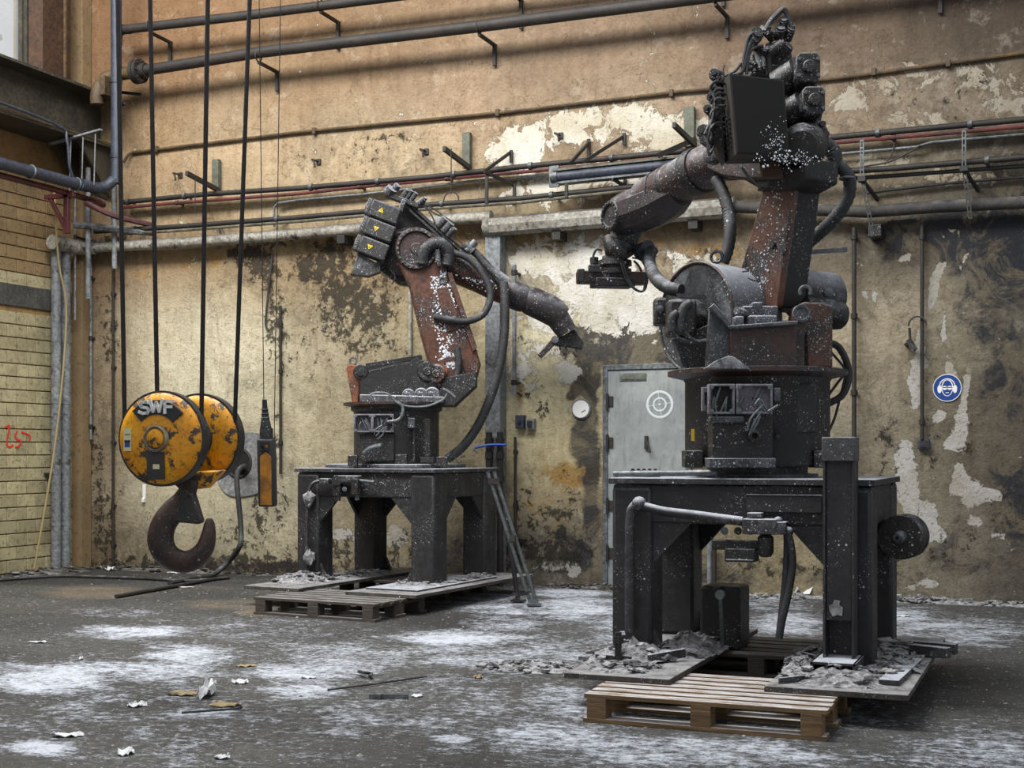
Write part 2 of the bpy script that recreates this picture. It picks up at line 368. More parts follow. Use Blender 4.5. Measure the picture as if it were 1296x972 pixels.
base = rbf(PX, PY, [
 (200,-150,140,100,52),(600,-150,140,108,74),(1000,-150,110,84,62),(1300,-150,92,74,60),
 (170,50,160,108,44),(250,60,160,112,50),(360,30,158,114,58),(360,110,172,134,80),(500,60,160,122,74),(560,120,176,142,100),(700,60,162,128,90),(700,120,170,140,100),
 (820,60,156,122,86),(820,110,168,142,108),(930,60,138,108,80),(1080,50,118,94,72),(1200,40,96,78,62),(1290,30,88,72,58),(1100,120,150,128,98),(1200,120,146,128,104),(1290,110,130,112,88),
 (180,160,170,130,72),(180,225,176,138,82),(300,160,182,150,100),(300,220,190,158,104),(420,200,186,158,110),(520,190,180,154,108),(560,250,178,152,104),
 (200,278,178,150,98),(330,270,188,164,112),(420,265,182,156,106),(250,300,160,126,70),(130,340,140,104,58),(200,330,160,124,66),(300,335,168,136,78),(400,320,150,118,62),
 (130,450,150,124,80),(200,420,210,198,156),(280,420,214,204,164),(250,480,216,208,170),(330,470,206,196,158),(130,600,140,118,76),(200,620,208,198,158),(280,640,202,192,152),(340,600,190,180,142),
 (130,690,120,100,66),(250,690,150,138,100),(400,420,168,152,110),(400,520,178,164,120),(480,500,168,154,114),(440,680,150,136,100),(560,520,150,136,96),(580,400,176,158,106),(600,600,140,126,90),
 (560,320,130,100,56),(640,280,160,140,96),(700,310,156,124,70),(800,305,140,108,62),(870,300,120,94,60),(680,350,198,190,160),(760,360,206,202,186),(700,420,216,206,160),(680,500,220,208,150),(660,560,214,202,144),
 (700,600,208,182,108),(740,520,186,172,128),(690,640,160,146,106),(690,700,104,100,92),(660,690,110,104,92),(730,680,130,118,90),(860,370,168,152,112),(920,310,150,130,90),(980,300,120,106,84),(1060,300,110,100,84),
 (650,720,90,84,74),(850,640,112,98,66),(950,660,140,126,86),(1000,680,150,134,90),(900,720,130,118,88),
 (1070,430,176,160,124),(1110,400,172,156,122),(1120,470,158,144,114),(1120,330,100,90,76),(1120,550,140,130,106),(1120,650,144,132,104),(1130,730,132,122,100),
 (1180,380,160,146,116),(1200,450,152,140,112),(1240,420,130,122,102),(1280,420,92,86,72),(1280,500,88,82,70),(1240,540,110,100,80),(1290,620,84,78,66),(1230,680,126,118,100),(1180,720,134,126,106),(1290,720,84,80,72),
 (1120,230,150,134,102),(1200,240,128,116,92),(1290,230,80,74,64),(1250,300,60,60,62),(1180,280,72,68,64),(1290,340,60,60,62),(1480,300,60,60,60),(1480,600,80,76,68),
 ], 38)
base = base*(1-.16*np.clip((190-.1107*(PX-185)-PY)/6, 0, 1))[..., None]*1.0      # darkened above the conduit for the dimmer light there, over its browner paint
peel = np.maximum(blobs(PX, PY, [
 (660,190,36,30,.95),(735,160,50,26,.9),(800,150,48,22,.85),(850,170,60,24,.8),(700,240,60,20,.75),(900,170,60,30,.7),
 (800,220,110,18,.7),(650,250,40,10,.6),
 (690,330,46,24,.85),(760,360,60,55,1.),(820,390,50,34,.95),(700,400,44,26,.8),(665,470,16,26,.7),(720,470,20,16,.7),(690,440,22,20,.5),(640,480,10,40,.5),(860,330,50,16,.5),
 (935,515,4,4),(500,680,22,15,.9),(432,676,22,9,.8),(384,645,8,6,.8),(700,715,24,7,.9),(725,722,10,10,.7),(290,400,4,4,.4),
 (1100,110,50,20,.55),(1160,150,50,16,.5),(1250,100,60,22,.6),(1070,130,30,20,.6),(1180,95,60,12,.55),(1290,130,40,22,.6),(1110,210,60,14,.55),(1200,225,60,14,.55),
 (1096,372,7,7,.8),(1106,376,4,9,.9),(1175,740,26,10,.7),(1236,660,10,8,.8),(1260,678,12,4,.6),(330,480,22,14,.45),(230,283,20,3,.6),
 ]), strokes(PX, PY, [(1., [(1192,335,4),(1184,352,7),(1182,372,6),(1176,390,4)]),(.95, [(1165,420,5),(1164,450,8),(1158,480,12),(1160,500,7),(1157,515,5)]),
  (1., [(1198,452,3),(1203,470,6),(1208,478,5)]),(1., [(1222,480,5),(1218,520,5),(1216,545,11),(1208,562,12)]),(.9, [(1190,525,7),(1185,530,6)]),
  (1., [(1145,568,12),(1148,600,13),(1150,628,18),(1168,648,18),(1176,670,12),(1192,676,8)]),(1., [(1212,590,6),(1216,615,14),(1238,626,16),(1262,628,7)]),
  (.8, [(1140,330,3),(1150,325,4)]),(.6,[(1215,340,3),(1225,320,3)]), (.8,[(1196,395,3),(1194,430,3)])]))
mold = blobs(PX, PY, [
 (315,325,34,16,.95),(335,345,26,24,.8),(350,410,16,60,.75),(330,310,60,8,.7),
 (400,340,40,26,.9),(440,370,44,30,.92),(470,400,34,26,.9),(440,400,50,40,.75),(420,330,36,34,.85),(490,360,30,50,.6),(450,430,60,30,.65),(500,440,30,20,.5),(400,430,30,60,.45),
 (140,430,14,60,.6),(120,580,18,60,.6),(130,660,20,60,.7),(120,380,12,30,.4),(145,300,30,10,.6),(270,310,50,8,.5),
 (310,680,60,28,.55),(330,650,16,40,.7),(355,640,14,40,.6),(350,560,12,40,.6),(360,460,14,60,.5),(300,715,120,18,.85),(170,712,60,12,.7),(420,700,60,30,.7),(520,700,60,30,.6),(600,560,16,60,.4),
 (150,625,12,8,.5),(340,300,60,10,.5),(470,195,60,26,.45),(380,205,50,20,.35),(500,175,60,8,.6),(600,240,10,14,.4),(860,170,40,30,.3),
 (660,430,16,20,.5),(670,500,24,20,.5),(690,520,18,16,.62),(720,450,22,20,.5),(660,640,30,30,.55),(700,660,44,30,.65),(720,640,30,40,.5),(700,600,40,18,.4),(700,700,60,26,.8),(650,700,30,40,.7),
 (1125,580,18,60,.6),(1130,700,24,50,.6),(1180,560,14,50,.5),(1230,560,30,30,.45),(1200,690,50,40,.45),(1270,650,40,50,.45),(1150,120,60,20,.4),(1230,110,50,20,.45),(1200,130,40,30,.45),(1280,210,30,20,.9),
 (1240,290,30,16,.4),(1100,350,20,20,.3),(1180,470,16,40,.4),(940,640,60,50,.35),(980,720,80,14,.6),(840,330,40,12,.5),(900,320,30,14,.5)])
soot = np.maximum(blobs(PX, PY, [
 (1230,300,120,44,1.0),(1290,300,60,90,1.),(1180,290,80,26,.8),(1270,400,60,60,.55),(1280,480,50,60,.6),(1290,640,40,100,.65),(1230,700,70,40,.5),(1140,300,60,24,.6),(1400,400,110,300,.9),
 (1200,140,50,22,.45),(1240,100,60,10,.45),(1040,300,60,14,.5),(1250,370,40,20,.55),(700,700,70,44,.62),(748,600,12,140,.85),(860,430,60,22,1.0),(900,450,90,14,.9),(780,450,60,16,1.),(810,430,50,20,1.),(745,470,16,40,1.),(740,560,20,44,.9),
 (840,640,60,80,.5),(700,310,100,12,.35),(600,700,60,30,.6),(300,722,220,12,.8),(1150,650,30,60,.3),(1120,540,24,40,.35),(150,305,60,6,.6),(640,300,26,300,.3),(420,310,60,10,.4),(1000,730,220,16,.5)]),
 strokes(PX, PY, [(.95,[(722,502,7),(735,488,12),(745,470,16)]),(.8,[(700,440,10),(738,430,24),(760,440,20)]),(.4,[(150,300,6),(460,283,7)])]))
calm = np.clip((192-.1107*(PX-185)-PY)/25, 0, 1)*np.clip(1.3-PX/1500, .3, 1); calm = np.maximum(calm, blobs(PX, PY, [(210,440,70,130,1.),(260,600,60,90,.9),(280,230,120,40,.6),(380,500,60,60,.6),(700,560,60,90,.7),(690,440,50,60,.7)]))
ochre = blobs(PX, PY, [(680,300,60,14,.7),(700,310,20,20,.6),(800,305,100,10,.5),(720,600,40,18,.8),(690,570,30,20,.4),(250,330,60,20,.5),(180,340,40,20,.5),(660,490,8,30,.7),(830,170,20,20,.5),(760,190,30,14,.4),
 (670,400,24,24,.55),(720,410,20,30,.5),(560,300,40,30,.6),(440,305,60,12,.5),(690,640,40,40,.5),(1100,170,60,20,.3),(1180,200,30,18,.3),(200,110,60,60,.35),(900,320,60,16,.6),(700,180,40,20,.4),(420,200,90,14,.3)])
pk = rbf(PX, PY, [(650,180,214,204,186),(800,150,206,196,172),(760,360,212,208,196),(830,390,208,204,192),(700,230,206,200,180),(1150,120,168,154,130),(1280,110,160,148,128),(500,680,170,166,160),(1150,600,178,174,168),(1230,620,174,170,164),(1180,370,170,166,152),(1200,470,180,176,170),(700,715,170,170,168),(1110,210,172,160,132),(300,480,200,194,150)], 60)
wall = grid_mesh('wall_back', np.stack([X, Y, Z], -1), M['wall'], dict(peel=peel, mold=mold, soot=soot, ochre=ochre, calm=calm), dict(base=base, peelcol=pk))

def floormat():
    t = NT('sooty concrete with spilled powder'); pos = t.tc.outputs['Object']
    sv = t.scalevec((1, 1.3, 1))
    med = t.noise(2.6, 10, .7, sv); fine = t.noise(16, 12, .85, sv); big = t.noise(.5, 4, .6)
    col = t.mix(t.ramp(big, .35, .65), C(76,75,74), C(100,98,96)); col = t.mix(t.ramp(fine, .42, .60), t.mix(1., col, (.30,.34,.35), 'MULTIPLY'), col)
    col = t.mix(t.math('MULTIPLY', t.ramp(t.math('ADD', t.attr('tan'), t.math('SUBTRACT', med, .5)), .35, .8), .8), col, C(138,122,98))
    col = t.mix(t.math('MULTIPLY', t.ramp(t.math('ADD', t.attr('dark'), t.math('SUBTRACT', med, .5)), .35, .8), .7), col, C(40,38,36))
    col = t.mix(t.ramp(t.noise(1.3, 9, .75, sv), .50, .60, 0, .6), col, t.mix(1., col, (.48,.45,.42), 'MULTIPLY'))
    pv = t.math('ADD', t.attr('powder'), t.math('ADD', t.math('MULTIPLY', t.math('SUBTRACT', med, .5), 1.7), t.math('MULTIPLY', t.math('SUBTRACT', fine, .5), 3.2)))
    pm = t.math('MULTIPLY', t.ramp(pv, .42, .92), .95)
    col = t.mix(pm, col, C(198,204,216))
    fl = t.math('MAXIMUM', splat(t, 50, .14), splat(t, 120, .25))
    col = t.mix(t.math('MULTIPLY', fl, .7), col, C(180,184,190))
    col = t.mix(t.math('MULTIPLY', t.ramp(t.noise(50, 8, .85), .54, .60), .6), col, C(34,32,30))
    t.bump(t.math('ADD', t.math('MULTIPLY', med, 1.), t.math('ADD', fine, t.math('MULTIPLY', fl, .6))), .75, .02)
    return t.done(col, t.ramp(fine, .3, .7, .62, .95), spec=.35)
M['floor'] = floormat()
xs = np.linspace(XL, 3.6, 400); ys = np.linspace(-1.5, DW, 400)
X, Y = np.meshgrid(xs, ys, indexing='ij'); fw = FW.x*X+FW.y*Y
ok = fw > 2.5; Xs = np.where(ok, X, -3); Ys = np.where(ok, Y, 8); PX, PY = project(Xs, Ys, 0*X)
powder = blobs(PX, PY, [(170,800,90,9,.72),(240,830,60,16,.72),(60,860,100,20,.78),(130,845,110,9,.7),(200,850,100,16,.6),(390,850,90,12,.72),(380,875,60,16,.6),(250,903,60,7,.7),(50,947,50,10,.75),(580,808,90,10,.8),(600,830,110,20,.5),(700,830,60,30,.5),
 (680,770,90,14,.6),(720,750,60,8,.7),(640,790,60,14,.5),(560,860,40,20,.35),(440,830,120,20,.5),(700,890,60,30,.5),(720,930,60,40,.5),(850,950,200,22,.6),(680,930,60,40,.55),(570,935,30,7,.7),(450,905,60,30,.4),(950,960,200,16,.5),(1180,800,140,22,.55),(1140,780,60,14,.6),(1230,950,110,30,.5),
 (730,770,60,20,.7),(800,800,60,60,.5),(1000,790,60,18,.6),(1010,750,40,6,.9),(980,765,60,14,.4),(1190,758,110,5,.8),(150,775,60,8,.35),(380,742,60,6,.5),(620,760,80,16,.5),(1100,905,60,20,.3),(120,905,60,20,.35),(400,960,200,14,.2),(300,800,200,20,.3),(600,900,300,60,.32),(200,900,260,80,.30)])
powder = np.where(ok, powder*.95+.10, .3)
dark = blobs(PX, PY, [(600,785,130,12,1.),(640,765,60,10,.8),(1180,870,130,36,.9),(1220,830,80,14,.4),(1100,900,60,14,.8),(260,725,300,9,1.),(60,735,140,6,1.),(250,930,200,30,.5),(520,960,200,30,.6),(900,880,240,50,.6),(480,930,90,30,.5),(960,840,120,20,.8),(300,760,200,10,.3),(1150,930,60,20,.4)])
tan = blobs(PX, PY, [(120,750,90,10,.6),(300,765,100,10,.5),(330,775,40,7,.6),(60,770,90,12,.35),(250,745,80,6,.4)])
floor = grid_mesh('floor', np.stack([X, Y, 0*X], -1), M['floor'], dict(powder=powder, dark=dark, tan=tan), {})

# ---- left wall: plaster panel, block courses, window
M['leftwall'] = None
def leftmat():
    t = NT('stained buff plaster'); n = t.noise(2.4, 8, .7); col = t.mix(t.ramp(n, .35, .65), C(150,120,76), C(122,96,60))
    col = t.mix(t.ramp(t.noise(14, 6, .7), .30, .5, .5, 0), col, C(70,56,40)); t.bump(n, .4, .01); return t.done(col, .9)
M['leftwall'] = leftmat()
def blockmat(name, c):
    t = NT(name); gp = t.n('ShaderNodeNewGeometry').outputs['Position']; n = t.noise(5, 8, .7, gp); inf = t.n('ShaderNodeObjectInfo'); col = t.mix(inf.outputs['Random'], C(*c), tuple(x*.74 for x in C(*c)))
    col = t.mix(t.ramp(n, .46, .66, 0, .5), col, C(118,106,78)); col = t.mix(t.ramp(t.noise(18, 10, .82, gp), .53, .60, 0, .7), col, C(56,50,40)); col = t.mix(t.ramp(t.noise(1.1, 6, .7, gp), .50, .62, 0, .4), col, C(96,86,64)); t.bump(n, .4, .008); return t.done(col, .85)
M['block'] = blockmat('glazed buff block', (184,174,138)); M['block2'] = blockmat('stained brown block', (152,126,90))
M['mortar'] = NT('dark mortar').done(C(92,82,60), .95)
WY0, WY1, WZ0, WZ1 = 2.0, 11.95, 5.25, 8.6
mb = MB()
for (ya, yb, za, zb) in ((-1.5, DW, 0, WZ0), (-1.5, DW, WZ1, 9.2), (-1.5, WY0, WZ0, WZ1), (WY1, DW, WZ0, WZ1)):
    mb.box((XL-.13, (ya+yb)/2, (za+zb)/2), (.26, yb-ya, zb-za))
wl = struct(mb, 'wall_left', M['leftwall'], smooth=False)
random.seed(3); hb = .1445; BW = .30
bme = {}
for row in range(31):
    z = row*hb+.02
    if 2.95 < z+hb/2 < 3.22: continue
    y = DW-.0-(BW*.5 if row % 2 else 0)
    k = 0
    while y > 10.0:
        ya = max(y-BW, 9.9); wdt = min(y, DW)-ya
        if wdt > .08:
            key = (round(wdt, 2), z > 3.3)
            if key not in bme:
                b = MB(); b.box((0,0,0), (.035, wdt-.012, hb-.012)); o = build(b, 'block', M['block2'] if z > 3.3 else M['block'], None, bev=.004)
                bme[key] = o; o.location = (0,0,0)
            else:
                o = bme[key].copy(); COL.objects.link(o)
            o.parent = wl; o.location = V((XL+.004+random.uniform(0,.004), ya+wdt/2, z+hb/2)) - WO[wl.name]
            if key and o.data.vertices[0].co.z > -.01: o.location.z -= hb/2
        y -= BW
mb = MB(); mb.box((XL+.012, (9.9+DW)/2, 3.085), (.024, DW-9.9, .245)); struct(mb, 'trim_1', M['beamgrey'], bev=.004)
mb = MB(); mb.box((XL+.09, DW-.09, 4.6), (.18, .16, 9.2)); struct(mb, 'trim_2', blockmat('brown corner pilaster', (136,112,80)), bev=.006)
mb = MB(); mb.box((XL+.10, DW-.62, 7.3), (.20, .46, 3.8)); struct(mb, 'trim_3', grimy('dark brown steel stanchion', C(84,56,36), C(62,42,30), .5, .1, 0, .6), bev=.006)
mb = MB(); mb.box((XL+.22, DW-.50, 7.3), (.03, .03, 3.8)); build(mb, 'edge_strip', M['ochre'], bpy.data.objects['trim_3'])
# window with steel glazing bars, daylight behind
win = MB()
for yy in (WY0, WY1): win.box((XL-.1, yy, (WZ0+WZ1)/2), (.16, .10, WZ1-WZ0))
for zz in (WZ0, WZ1): win.box((XL-.1, (WY0+WY1)/2, zz), (.16, WY1-WY0, .10))
wf = struct(win, 'window_1', M['girder'])
gl = NT('dusty glass'); gl.b.inputs['Transmission Weight'].default_value = .0
tr = gl.n('ShaderNodeBsdfTransparent'); tr.inputs[0].default_value = (.93,.94,.95,1); mx = gl.n('ShaderNodeMixShader'); gl.put(mx.inputs[0], gl.ramp(gl.noise(2, 6, .6), .3, .7, .12, .30))
gl.t.links.new(tr.outputs[0], mx.inputs[1]); gl.t.links.new(gl.b.outputs[0], mx.inputs[2]); gl.b.inputs['Base Color'].default_value = (.75,.76,.76,1); gl.b.inputs['Roughness'].default_value = .5
gl.t.links.new(mx.outputs[0], gl.t.nodes['Material Output'].inputs[0]); M['glass'] = gl.mat
ycuts = [WY0+.04]+[Lp(x, 40, -.1).y for x in (-300,-215,-135,-55)]+[Lp(26, 40, -.1).y, Lp(70, 40, -.1).y, WY1-.04]
for i, (ya, yb) in enumerate(zip(ycuts, ycuts[1:])):
    b = MB(); b.box((XL-.12, (ya+yb)/2, (WZ0+WZ1)/2), (.008, yb-ya-.02, WZ1-WZ0-.08)); build(b, 'pane', M['glass'], wf, smooth=False)
    if i: b = MB(); b.box((XL-.1, ya, (WZ0+WZ1)/2), (.07, .035, WZ1-WZ0-.08)); build(b, 'glazing_bar', M['girder'], wf, smooth=False)
# tree foliage against the pane edge outside
random.seed(5); b = MB()
for k in range(420):
    c = V((XL-1.6+random.uniform(-.3,.3), DW-.55+random.gauss(0,.30), 5.2+random.random()*3.3)); a = random.random()*6.28; s = .05
    b.add([c, c+V((s*math.cos(a), s*math.sin(a), .03)), c+V((s*1.6*math.cos(a+.5), s*1.6*math.sin(a+.5), -.03)), c+V((s*math.cos(a+1), s*math.sin(a+1), -.05))], [(0,1,2,3)])
t = tag(build(b, 'tree_foliage', NT('leaf green').done(C(110,116,60), .7), smooth=False, recalc=False), 'green tree leaves outside the far edge of the high window', 'foliage', kind='stuff')
b = MB(); b.tube([(XL-1.6, DW-.55, 0), (XL-1.62, DW-.6, 4), (XL-1.6, DW-.5, 8.4)], [.12,.09,.03], smooth=4)
build(b, 'tree_trunk', NT('bark').done(C(92,80,60), .9), t)

# ---- steel door in the back wall
dl = Wp(770,468).x; dr = Wp(870,468).x; dt = Wp(770,468).z
b = MB()
for xx in (dl-.02, dr+.02): b.box((xx, DW-.02, dt/2), (.05, .06, dt))
b.box(((dl+dr)/2, DW-.02, dt+.02), (dr-dl+.09, .06, .05))
door = struct(b, 'door_1', M['zinc'], bev=.003)
def doormat():
    t = NT('scuffed pale steel door'); n = t.noise(1.6, 8, .7); col = t.mix(t.ramp(n, .35, .65), C(150,154,152), C(112,116,118))
    col = t.mix(t.ramp(t.noise(4, 7, .7, t.scalevec((3, 1, .8))), .52, .7, 0, .5), col, C(84,86,88)); col = t.mix(t.ramp(t.noise(30, 6, .7), .3, .42, .5, 0), col, C(70,70,70)); t.bump(n, .2, .004); return t.done(col, .5)
b = MB(); b.box(((dl+dr)/2, DW-.02, dt/2), (dr-dl-.01, .03, dt-.02)); build(b, 'door_leaf', doormat(), door, bev=.003)
b = MB(); p = Wp(801,477,.04); q = Wp(786,477,.04).x; b.box((p.x, DW-.04, p.z), (.27, .012, .075)); build(b, 'name_plate', M['zinc'], door, bev=.002)
b = MB(); b.box((p.x-.05, DW-.048, p.z), (.12, .006, .05)); b.box((p.x+.08, DW-.048, p.z), (.10, .006, .05)); build(b, 'plate_label', M['bracket'], door, bev=.001)
for pyy in (508, 560, 640, 700):
    p = Wp(769,pyy,.05); b = MB(); b.cyl((p.x, DW-.06, p.z-.08), (p.x, DW-.06, p.z+.08), .014, seg=10); b.box((p.x+.03, DW-.045, p.z), (.05,.01,.10)); build(b, 'hinge', M['pipedark'], door)
p = Wp(818,560,.05); b = MB(); b.box(p, (.035,.03,.13)); b.bar(p+V((0,-.02,.04)), p+V((.05,-.035,-.10)), .02, .02); build(b, 'door_handle', M['pipedark'], door, bev=.003)
c = Wp(835,512,.038); b = MB()
for R, r in ((.125,.013),(.062,.009)): b.torus(c, (0,1,0), R, r, 28, 6)
for a in range(4):
    d = V((math.cos(a*PI/2+.15), 0, math.sin(a*PI/2+.15))); b.bar(c+d*.03, c+d*.145, .012, .006, (0,1,0))
b.ball(c, .012, 8); 
for v in b.v: v.y = c.y+(v.y-c.y)*.15
build(b, 'painted_crosshair', M['chalk'], door)
# ------------------------------------------------------------------ services on the back wall
PW = 12.9/FPX     # metres per pixel near the middle of the back wall
GP = 'pipes and conduits running along the back wall'
def wrun(name, pts, off, rpx, mat, label, smooth=0, seg=10, clampx=None, cat='pipe', group=None, ext=None):
    """pipe along the wall through photograph points; ext: continue to x"""
    P = [Wp(x, y, off) for x, y in pts]; r = rpx*P[0].length/FPX*.95
    if ext is not None: d = (P[-1]-P[-2]); P.append(P[-1]+d*((ext-P[-1].x)/d.x))
    b = MB(); b.tube(P, r, seg=seg, smooth=smooth)
    return tag(build(b, name, mat), label, cat, group), P, r
def clips(parent, P, r, n, mat=None, off=.0, wall=True, first=.06):
    """saddle clips along a straight run"""
    a, c = P[0], P[-1]
    for i in range(n):
        t = first+(1-2*first)*i/max(n-1, 1); p = a.lerp(c, t); d = (c-a).normalized()
        if p.x > 1.5: continue
        b = MB(); b.cyl(p-d*.016, p+d*.016, r*1.3, seg=10)
        if wall: b.box(((p.x), (p.y+DW)/2, p.z+r*.2), (.03, max(DW-p.y, .02), .02))
        build(b, 'pipe_clip', mat or M['zinc'], parent)
# two large pipes near the roof
def elbow(b, pts, r, k=6, seg=12): b.tube(pts, r, seg=seg, smooth=k)
OFF1 = .34
o, P, r = wrun('ceiling_pipe', [(160,37),(300,21),(441,3)], OFF1, 5.6, M['pipedark'], 'thick dark pipe running highest along the back wall', ext=2.6)
p0 = P[0]; b = MB(); elbow(b, [p0+V((.05,0,-.005)), p0+V((-.06,0,.0)), p0+V((-.12,0,-.05)), p0+V((-.125,0,-.16))], r*1.05); build(b, 'pipe_elbow', M['pipedark'], o)
def hanger(parent, px, py, P, drop=.30):
    p = Wp(px, py, OFF1); t = (p.x-P[0].x)/(P[-1].x-P[0].x); c = P[0].lerp(P[-1], t)
    b = MB(); b.bar(c+V((0,0,-.07)), (c.x+.04, DW, c.z-.10), .03, .03); b.bar((c.x+.04, DW-.03, c.z-.09), (c.x+.04, DW-.03, c.z-.09-drop), .035, .03, (1,0,0)); b.torus(c, P[-1]-P[0], .062, .008, 14, 6)
    build(b, 'pipe_hanger', M['pipedark'], parent)
for hx, hy in ((190,36),(405,10),(640,-20),(900,-45),(1150,-70)): hanger(o, hx, hy, P)
o, P, r = wrun('flanged_pipe', [(178,90),(330,66),(600,34),(856,1)], OFF1, 6.8, M['pipedark'], 'thick dark flanged pipe second from the top of the back wall', ext=2.6)
for hx, hy in ((327,68),(606,35),(905,-2),(1180,-30)): hanger(o, hx, hy, P, .22)
d = (P[1]-P[0]).normalized()
b = MB(); c = P[0]-d*.02; b.cyl(c-d*.06, c-d*.02, r*2.15, seg=24); b.cyl(c-d*.01, c+d*.03, r*2.15, seg=24); b.cyl(c-d*.09, c+d*.10, r*1.3, seg=16)
for k in range(8):
    u = V((0,0,1)); v = d.cross(u); q = c+(u*math.cos(k*PI/4)+v*math.sin(k*PI/4))*r*1.75; b.cyl(q-d*.08, q+d*.05, .010, seg=6)
build(b, 'flange', M['pipedark'], o)
b = MB(); c = P[0]-d*.05; elbow(b, [c, c-d*.30, c-d*.42+V((0,-.06,-.06)), c-d*.46+V((0,-.12,-.22)), c-d*.46+V((0,-.12,-.34))], r*1.15); build(b, 'pipe_elbow', M['ochre'], o)
b = MB(); p = Wp(137,112,.34); b.box(p, (.14,.3,.22)); tag(build(b, 'junction_box', M['ochre'], bev=.006), 'yellowish square box below the pipe elbow near the corner', 'box')
b = MB(); p = Wp(160,118,.2); b.bar(p+V((-.15,.1,.05)), p+V((.12,.1,0)), .03, .03); b.bar(p+V((-.15,.1,-.1)), p+V((.05,-.1,-.14)), .03, .03); tag(build(b, 'wall_bracket', M['pipedark']), 'small dark bracket under the flanged pipe beside the corner', 'bracket')
# thin conduits
o, P, r = wrun('wall_conduit', [(168,193),(380,167),(640,142),(860,116),(1060,99),(1296,67)], .03, 1.9, M['ochre'], 'thin ochre conduit across the wall just above the bare plaster patches', seg=8, ext=2.6)
b = MB(); b.tube([P[0], P[0]+V((-.05,-.02,-.03)), P[0]+V((-.10,-.04,-.12))], r, smooth=4); build(b, 'conduit_bend', M['ochre'], o)
for cx, cy in ((198,189),(398,166),(630,143),(850,118),(1106,91),(1200,80)):
    p = Wp(cx, cy, .03); b = MB(); b.box(p, (.04,.05,.07)); build(b, 'conduit_clamp', M['ochre'], o, bev=.003)
def addclips(o, P, r, xs, mat=None):
    for px in xs:
        # nearest point on the polyline at this pixel column
        for a, c in zip(P, P[1:]):
            pa = project(a.x, a.y, a.z)[0]; pc = project(c.x, c.y, c.z)[0]
            if pa <= px <= pc:
                p = a.lerp(c, (px-pa)/(pc-pa)); d = (c-a).normalized()
                b = MB(); b.cyl(p-d*.018, p+d*.018, r*1.35, seg=10); b.box((p.x, (p.y+DW)/2, p.z), (.028, DW-p.y, .02)); build(b, 'pipe_clip', mat or M['zinc'], o); break
o, P, r = wrun('service_pipe', [(156,256),(258,246),(380,238),(545,224),(660,211),(880,190),(1052,174),(1296,151)], .13, 3.1, M['pipedark'], 'dark brown pipe, uppermost of the group at mid wall', ext=2.6)
addclips(o, P, r, (162,234,394,480,575,672,777,1113,1230))
o, P, r = wrun('red_pipe', [(152,263),(222,257),(380,245),(460,236),(545,228),(600,223),(700,214),(1052,181),(1296,160)], .12, 2.1, M['pipered'], 'thin dull red pipe just under the dark brown service pipe', ext=2.6, seg=8)
addclips(o, P, r, (224,455,566,1133), M['pipered'])
o, P, r = wrun('pale_conduit', [(347,287),(347,262),(352,257),(380,253),(460,246),(600,229),(700,221)], .08, 1.6, M['zinc'], 'thin pale conduit bending down beside the hanging wires', seg=8)
o, P, r = wrun('sooty_conduit', [(1050,196),(1160,186),(1180,180),(1296,170)], .08, 1.8, M['zinc'], 'thin sooty conduit under the red pipe on the right', seg=8, ext=2.6)
o, P, r = wrun('water_pipe', [(120,293),(154,291),(222,287),(380,275),(460,268),(545,259),(660,251),(900,226),(1052,218),(1130,213),(1296,199)], .20, 3.0, M['pipedark'], 'dark pipe lying just above the white duct', ext=2.6)
addclips(o, P, r, (170,352,560,700,844,1250))
o, P, r = wrun('green_pipe', [(154,296),(222,292),(380,280),(460,273),(545,264),(660,256),(860,234)], .20, 2.0, M['pipegreen'], 'thin grey green pipe fixed below the dark pipe over the duct', seg=8)
o, P, r = wrun('lower_pipe', [(1076,226),(1150,221),(1296,210)], .14, 2.6, M['pipedark'], 'dark lower pipe behind the hanging straps on the right', ext=2.6)
o, P, r = wrun('burnt_conduit', [(1098,244),(1130,240),(1200,232),(1296,224)], .06, 1.8, M['cable'], 'burnt thin conduit below the lower pipe on the right', ext=2.6)
o, P, r = wrun('short_conduit', [(1123,282),(1160,279)], .04, 2.0, M['cable'], 'short burnt conduit stub under the dark duct')
wrun('loose_cable', [(1056,210),(1080,213),(1098,210),(1125,205),(1150,193),(1165,184)], .10, 1.1, M['cable'], 'loose cable rising to the sooty conduit on the right', smooth=5, cat='cable')
wrun('loose_cable', [(1133,170),(1132,182),(1128,197),(1122,204)], .10, .9, M['cable'], 'short dangling cable from the red pipe on the right', smooth=5, cat='cable')
# horizontal ducts
def duct(name, pts, off, rpx, mat, label, ext=None, seg=14, cap=True):
    o, P, r = wrun(name, pts, off, rpx, mat, label, seg=seg, cat='duct', ext=ext); return o, P, r
o, P, r = duct('white_duct', [(120,313),(220,308),(380,296),(470,288),(560,278),(622,274)], .16, 6.6, M['duct'], 'peeling whitewashed duct on the wall behind the hook ropes')
o, P, r = duct('octagonal_duct', [(622,287),(760,276),(930,262)], .17, 12.5, M['duct'], 'wide peeling pale duct behind the right robot forearm', seg=8)
d = (P[1]-P[0]).normalized(); b = MB(); b.cyl(P[0]-d*.07, P[0]+d*.03, r*.95, seg=12); b.cyl(P[0]-d*.09, P[0]-d*.06, r*.55, seg=8); build(b, 'end_cap', M['duct'], o, bev=.004)
for px in (437,708,880):
    p = Wp(px, 304 if px < 500 else 299-(px-708)*.08, .1); b = MB(); b.box(p, (.09,.2,.09)); build(b, 'duct_support', M['pipedark'], o)
o, P, r = duct('burnt_duct', [(930,262),(1100,268),(1180,262),(1296,256)], .16, 7.5, M['ductdark'], 'sooted duct running off to the right edge of the wall', ext=2.6)
